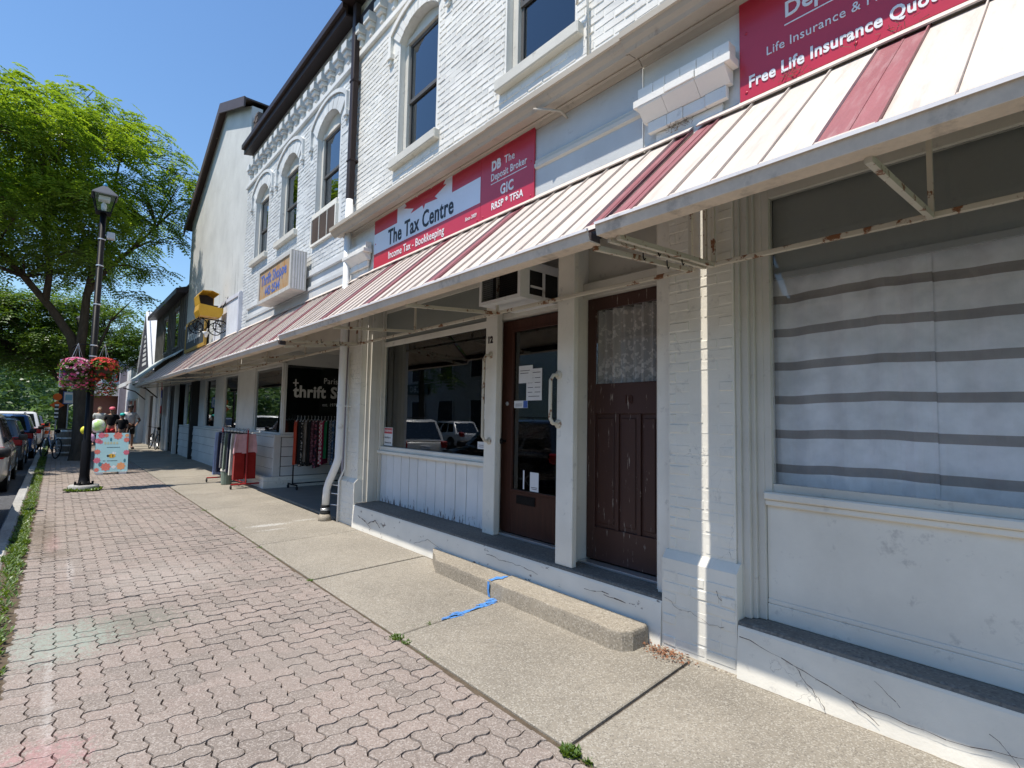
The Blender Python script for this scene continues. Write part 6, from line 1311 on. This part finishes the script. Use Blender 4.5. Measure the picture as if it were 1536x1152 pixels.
# ---------------------------------------------------------------- bicycle, barrel, street signs
def bicycle(label, loc, rz, tilt=.12):
    r = thing('bicycle', label, 'bicycle', loc); r.rotation_euler = (0, tilt, rz); mt = mat('silver_bike_paint', (.30, .32, .35), .35, metal=.6)
    def own(b, n, m): me = b.mesh(n); me.materials.append(m); o = bpy.data.objects.new(n, me); COL.objects.link(o); o.parent = r; return o
    for y in (-.52, .52):
        b = sm(B()); b.tube([(0, y+.33*math.cos(a*math.pi/12), .35+.33*math.sin(a*math.pi/12)) for a in range(25)], .022, 8, False); o = own(b, 'wheel', M['rubber'])
        b = B()
        for k in range(8): a = k*math.pi/8; b.tube([(0, y+.31*math.cos(a), .35+.31*math.sin(a)), (0, y-.31*math.cos(a), .35-.31*math.sin(a))], .002, 3)
        b.tube([(-.05, y, .35), (.05, y, .35)], .018, 8); me = b.mesh('spoke'); me.materials.append(M['alu']); q = bpy.data.objects.new('spoke', me); COL.objects.link(q); q.parent = o
    b = sm(B())
    for p in ([(0, -.52, .35), (0, -.06, .30), (0, .36, .75), (0, -.20, .82), (0, -.06, .30)], [(0, -.52, .35), (0, -.20, .82)], [(0, .52, .35), (0, .40, .66), (0, .34, .93)]): b.tube(p, .018, 8)
    own(b, 'frame', mt); b = sm(B()); b.tube([(-.30, .30, .99), (-.1, .36, .97), (.1, .36, .97), (.30, .30, .99)], .012, 6); b.tube([(0, .36, .97), (0, .34, .9)], .014, 6); own(b, 'handlebar', M['black'])
    b = sm(B()); b.tube([(0, -.36, .93), (0, -.22, .945), (0, -.06, .93)], [.07, .055, .02], 8); b.tube([(0, -.2, .82), (0, -.22, .93)], .013, 6); own(b, 'saddle', M['black'])
    b = B(); b.lathe([(.09, -.004), (.09, .004)], (.03, -.06, .30), 14, 'x'); b.tube([(.03, -.06, .3), (.08, .02, .16)], .009, 5); b.tube([(-.03, -.06, .3), (-.08, -.14, .44)], .009, 5); own(b, 'crank', M['black']); return r
bicycle('bicycle leaning by the wooden barrel near the kerb', (-.10, 24.2, 0), .32, .10)
bicycle('dark bicycle parked against the far shop front', (3.35, 28.4, 0), .1, .15)
ba = thing('barrel', 'old wooden barrel planter beside the tree trunk', 'barrel', (.40, 25.3, 0)); sv = mat('grey_barrel_wood', (.17, .14, .11), .85, .3, 3, 20, .4, stretch=(6, 6, .5))
for k in range(18):
    a0, a1 = k/18*6.283+.01, (k+1)/18*6.283-.01; b = B(); pr_ = [(.26, 0), (.32, .25), (.345, .48), (.32, .75), (.27, .98)]
    for (ra, za), (rb, zb) in zip(pr_[:-1], pr_[1:]): b.poly([(.36+ra*math.cos(a0), 25.3+ra*math.sin(a0), za), (.36+ra*math.cos(a1), 25.3+ra*math.sin(a1), za), (.36+rb*math.cos(a1), 25.3+rb*math.sin(a1), zb), (.36+rb*math.cos(a0), 25.3+rb*math.sin(a0), zb)])
    b.build('stave', sv, ba)
for z, rr in ((.10, .295), (.36, .342), (.62, .342), (.88, .30)): b = B(); b.lathe([(rr, z), (rr+.006, z+.002), (rr+.004, z+.05), (rr-.01, z+.052)], (.36, 25.3, 0), 24); b.build('hoop', M['alu'], ba)
b = B(); b.lathe([(.27, .93), (.01, .95)], (.36, 25.3, 0), 18); b.build('soil_fill', M['soil'], ba)
def post_sign(name, label, x, y, h, cat='sign'):
    r = thing(name, label, cat, (x, y, 0)); b = B(); b.tube([(x, y, -.2), (x, y, h)], .03, 8); b.build('post', M['alu'], r); return r
org_ = mat('safety_orange', (.80, .13, .01), .5, .05); 
cs = post_sign('road_work_sign', 'orange diamond road work sign on a striped post in the distance', .02, 36, 2.35)
b = B(); b.prism([(-.27, 1.93), (.02, 1.70), (.31, 1.93), (.02, 2.16)], 'y', 35.93, 35.96); b.build('sign_plate', org_, cs)
b = B(); b.lathe([(.18, -.015), (.18, .015)], (.02, 35.95, 2.36), 20, 'y'); b.build('round_plate', org_, cs)
b = B()
for k in range(4): b = B(); b.box(-.06, .10, 35.90, 35.925, 1.88-.2*k, 1.98-.2*k); b.build('stripe_plate', M['lettw'], cs)
b = B(); b.box(-.06, .10, 35.926, 35.929, 1.2, 2.0); b.build('stripe_back', M['black'], cs)
ps = post_sign('parking_sign', 'white parking sign with a blue border beside the locust trunk', .47, 36.2, 2.4); b = B(); b.box(.28, .66, 36.15, 36.165, 2.05, 2.62); b.build('sign_plate', M['lettw'], ps); b = B(); b.box(.33, .61, 36.14, 36.149, 2.2, 2.5); b.build('print', mat('pale_blue_print', (.25, .5, .65), .5), ps); b = B(); b.box(.24, .70, 36.166, 36.17, 2.01, 2.66); b.build('border', M['blue'], ps)
td = thing('traffic_drum', 'orange and white striped traffic drum by the far parked cars', 'traffic drum', (-.42, 42, -.13)); b = B()
for k in range(5): b = B(); b.lathe([(.29-.02*k, .20*k), (.27-.02*k, .20*k+.198)], (-.42, 42, -.13), 16); b.build('band', org_ if k % 2 == 0 else M['lettw'], td)
bnr = thing('street_banner', 'purple street banner with a white border on the distant lamp post', 'banner', (.3, 31, 2.7)); b = B(); b.box(.05, .55, 30.96, 30.972, 2.75, 3.90); b.build('cloth', mat('purple_banner', (.13, .09, .28), .7, .2), bnr); b = B(); b.box(.01, .05, 30.955, 30.975, 2.70, 3.95); b.box(.05, .60, 30.955, 30.9745, 2.70, 2.75); b.box(.05, .60, 30.955, 30.9745, 3.90, 3.95); b.box(.01, .66, 30.976, 31.0, 3.86, 3.88); b.build('border', M['lettw'], bnr)
# ---------------------------------------------------------------- parked cars
M['tyre'] = mat('tyre', (.02, .02, .02), .85, .1); M['rim'] = mat('alloy_rim', (.35, .36, .37), .3, .05, metal=.8); M['lens'] = mat('red_lens', (.35, .01, .012), .2, .05); M['carglass'] = mat('dark_car_glass', (.012, .015, .017), .05, .05, bump=0, spec=.8); M['clear'] = mat('clear_lens', (.7, .7, .68), .15, .05)
def car(label, x, y, c, L=4.6, Wd=1.86, H=1.70, kind='suv', rough=.25, plate=True):
    r = thing('parked_car', label, 'car', (x, y, -.13)); paint = mat('car_paint', c, rough, .03, 1, 300, 0, spec=.5, coat=.8); tr = mat('black_plastic', (.025, .025, .026), .6)
    own = lambda b, n, m, par=r: b.build(n, m, par)
    X, Y, Z = x, y, -.13; h = L/2; w = Wd/2; bl = .98 if kind == 'suv' else .90
    def ring(yy, zb, zm, zt, ws, wt): return [(X-w*ws*.92, Y+yy, Z+zb), (X-w*ws, Y+yy, Z+zb+.12), (X-w*ws, Y+yy, Z+zm), (X-w*wt, Y+yy, Z+zt), (X+w*wt, Y+yy, Z+zt), (X+w*ws, Y+yy, Z+zm), (X+w*ws, Y+yy, Z+zb+.12), (X+w*ws*.92, Y+yy, Z+zb)]
    st2 = [(-h, .42, .55, .62, .86, .82), (-h+.05, .32, .75, .93, .94, .88), (-h+.28, .24, .80, bl, 1, .93), (-h*.3, .22, .80, bl, 1, .95), (h*.35, .22, .80, bl, 1, .95), (h*.52, .22, .78, bl-.02, 1, .92), (h-.22, .24, .70, bl-.14, .96, .86), (h-.04, .32, .62, bl-.24, .88, .78), (h, .42, .52, .60, .80, .72)]
    b = sm(B()); rings = [ring(*q) for q in st2]; b.v = [v for q in rings for v in q]; n = 8
    b.f = [[k*n+i, k*n+(i+1) % n, (k+1)*n+(i+1) % n, (k+1)*n+i] for k in range(len(rings)-1) for i in range(n)]+[list(range(n))[::-1], [(len(rings)-1)*n+i for i in range(n)]]
    body = own(b, 'body', paint); md = body.modifiers.new('bev', 'BEVEL'); md.width = .03; md.segments = 2; md.limit_method = 'ANGLE'; md.angle_limit = .5
    yb0, yb1, yt0, yt1 = (-h+.14, h*.50, -h+.42, h*.10) if kind == 'suv' else (-h+.55, h*.46, -h+1.05, h*.08)
    def cab(t, s, f):  # t 0 belt..1 roof; f 0 rear..1 front; s side
        ya, yb = yb0+(yt0-yb0)*t, yb1+(yt1-yb1)*t; return Vector((X+s*w*(.93-.20*t), Y+ya+(yb-ya)*f, Z+bl-.01+(H-bl)*t))
    b = sm(B()); P = [cab(t, s, f) for t, s, f in ((0, -1, 0), (0, 1, 0), (0, 1, 1), (0, -1, 1), (.93, -1, 0), (.93, 1, 0), (.93, 1, 1), (.93, -1, 1), (1, -.82, .04), (1, .82, .04), (1, .82, .93), (1, -.82, .93))]; b.v = [tuple(p) for p in P]
    b.f = [[0, 1, 5, 4], [1, 2, 6, 5], [2, 3, 7, 6], [3, 0, 4, 7], [4, 5, 9, 8], [5, 6, 10, 9], [6, 7, 11, 10], [7, 4, 8, 11], [8, 9, 10, 11]]
    cb = own(b, 'roof', paint); md = cb.modifiers.new('bev', 'BEVEL'); md.width = .04; md.segments = 2
    def pane(q, nrm, nm='window'): g = B(); n_ = Vector(nrm).normalized()*.012; g.poly([tuple(p+n_) for p in q]); g.poly([tuple(p+n_*.3) for p in q]); [g.poly([tuple(q[i]+n_*.3), tuple(q[(i+1) % 4]+n_*.3), tuple(q[(i+1) % 4]+n_), tuple(q[i]+n_)]) for i in range(4)]; own(g, nm, M['carglass'])
    for s in (-1, 1):
        for f0, f1 in ((.07, .30), (.34, .60), (.64, .92)): pane([cab(.10, s, f0), cab(.10, s, f1), cab(.84, s, f1-.0), cab(.84, s, f0+.0)], (s, 0, .3))
    lerp = lambda a, c, t: a+(c-a)*t
    for f, nm in ((0, 'rear_window'), (1, 'windscreen')): pane([lerp(cab(.10, -1, f), cab(.10, 1, f), .08), lerp(cab(.10, -1, f), cab(.10, 1, f), .92), lerp(cab(.86, -1, f), cab(.86, 1, f), .92), lerp(cab(.86, -1, f), cab(.86, 1, f), .08)], (0, -1 if f == 0 else 1, .5), nm)
    for s in (-1, 1):
        for yy in (-h*.60, h*.60):
            b = B(); b.lathe([(.36, -.012), (.40, -.002), (.40, .006), (.36, .01)], (X+s*(w+.002), Y+yy, Z+.34), 24, 'x'); own(b, 'wheel_arch', tr)
            b = sm(B()); b.lathe([(.20, -.11), (.32, -.11), (.34, -.08), (.34, .08), (.32, .11), (.21, .11)], (X+s*(w-.10), Y+yy, Z+.34), 24, 'x'); o = own(b, 'wheel', M['tyre'])
            b = B(); b.lathe([(.21, -.02), (.21, .0)], (X+s*(w+.0), Y+yy, Z+.34), 18, 'x')
            for k in range(5): a = k*1.257; b.tube([(X+s*(w+.012), Y+yy, Z+.34), (X+s*(w+.012), Y+yy+.2*math.cos(a), Z+.34+.2*math.sin(a))], .022, 5)
            own(b, 'rim', M['rim'], o)
        b = B(); b.box(*sorted((X+s*(w*.70), X+s*(w*.97))), Y-h-.015 if kind != 'suv' else Y-h-.005, Y-h+.22, Z+.74, Z+.98, .03); own(b, 'tail_light', M['lens'])
        b = B(); b.box(*sorted((X+s*(w*.52), X+s*(w*.88))), Y+h-.20, Y+h-.02, Z+.60, Z+.72, .02); own(b, 'headlight', M['clear'])
        b = sm(B()); b.box(*sorted((X+s*(w+.03), X+s*(w+.20))), Y+h*.36, Y+h*.44, Z+bl+.02, Z+bl+.17, .03); b.box(*sorted((X+s*w*.94, X+s*(w+.05))), Y+h*.385, Y+h*.42, Z+bl+.03, Z+bl+.07); own(b, 'side_mirror', tr)
        for f in (-.12, .25): b = B(); b.box(*sorted((X+s*(w+.001), X+s*(w+.02))), Y+h*f, Y+h*f+.16, Z+.80, Z+.825, .005); own(b, 'door_handle', tr)
    b = B(); b.box(X-w*.86, X+w*.86, Y-h-.05, Y-h+.10, Z+.33, Z+.56, .04); own(b, 'rear_bumper', tr); b = B(); b.box(X-w*.82, X+w*.82, Y+h-.1, Y+h+.04, Z+.28, Z+.50, .04); own(b, 'front_bumper', tr)
    b = B(); b.box(X-.16, X+.16, Y-h-.045+.03, Y-h+.05, Z+.70, Z+.82, .004); own(b, 'licence_plate', M['lettw'])
    if kind == 'suv':
        for s in (-1, 1): b = sm(B()); b.tube([(X+s*w*.62, Y-h*.55, Z+H+.0), (X+s*w*.62, Y-h*.5, Z+H+.05), (X+s*w*.62, Y+h*.05, Z+H+.05), (X+s*w*.62, Y+h*.1, Z+H)], .014, 6); own(b, 'roof_rail', tr)
    return r
car('black pickup sized car at the left edge, only its wing mirror showing', -1.66, 10.55, (.012, .012, .014), 4.7, 1.92, 1.75)
car('beige white sport utility car parked at the left edge of the picture', -1.63, 17.2, (.52, .50, .45), 4.5)
car('charcoal grey hatchback parked behind the beige one', -1.55, 22.7, (.06, .065, .07), 4.3, 1.8, 1.52)
car('blue car parked in the middle of the kerbside row', -1.45, 27.9, (.05, .12, .28), 4.4, 1.82, 1.62)
car('white sport utility car parked at the head of the kerbside row', -1.36, 34.0, (.74, .75, .76), 4.6, 1.88, 1.72)
car('small dark car parked far down the street past the white one', -1.3, 43.5, (.05, .05, .055), 4.2, 1.78, 1.50, 'sedan')
car('white car parked on the far side of the street, seen only in reflection', -10.2, 26, (.7, .7, .7), 4.5, 1.85, 1.6, 'sedan')

# ---------------------------------------------------------------- what repeats shares a group
GROUPS = {'awning': 'awnings along the shop fronts', 'sign': 'signs on the shop fronts', 'notice': 'papers and stickers on the glass of number 12', 'curtain': 'curtains in the shop windows', 'grab bar': 'grab bars beside door 12',
          'downspout': 'downspouts between the brick buildings', 'tree': 'trees along the street', 'lamp post': 'lamp posts along the kerb', 'hanging basket': 'flower baskets on the lamp post', 'balloon': 'balloons by the sandwich board',
          'clothes rack': 'clothes racks outside the thrift shop', 'person': 'people on the pavement', 'mannequin': 'mannequins in the thrift shop windows', 'bicycle': 'bicycles parked on the pavement', 'car': 'cars parked along the street',
          'building': 'buildings along the street', 'banner': 'banners along the street'}
for o in list(COL.objects):
    c = o.get('category')
    if o.parent is None and c and not o.get('group'):
        if c == 'garment': o['group'] = 'clothes on the black rack' if 'black rack' in o['label'] else 'clothes on the red rack'
        elif c in GROUPS: o['group'] = GROUPS[c]
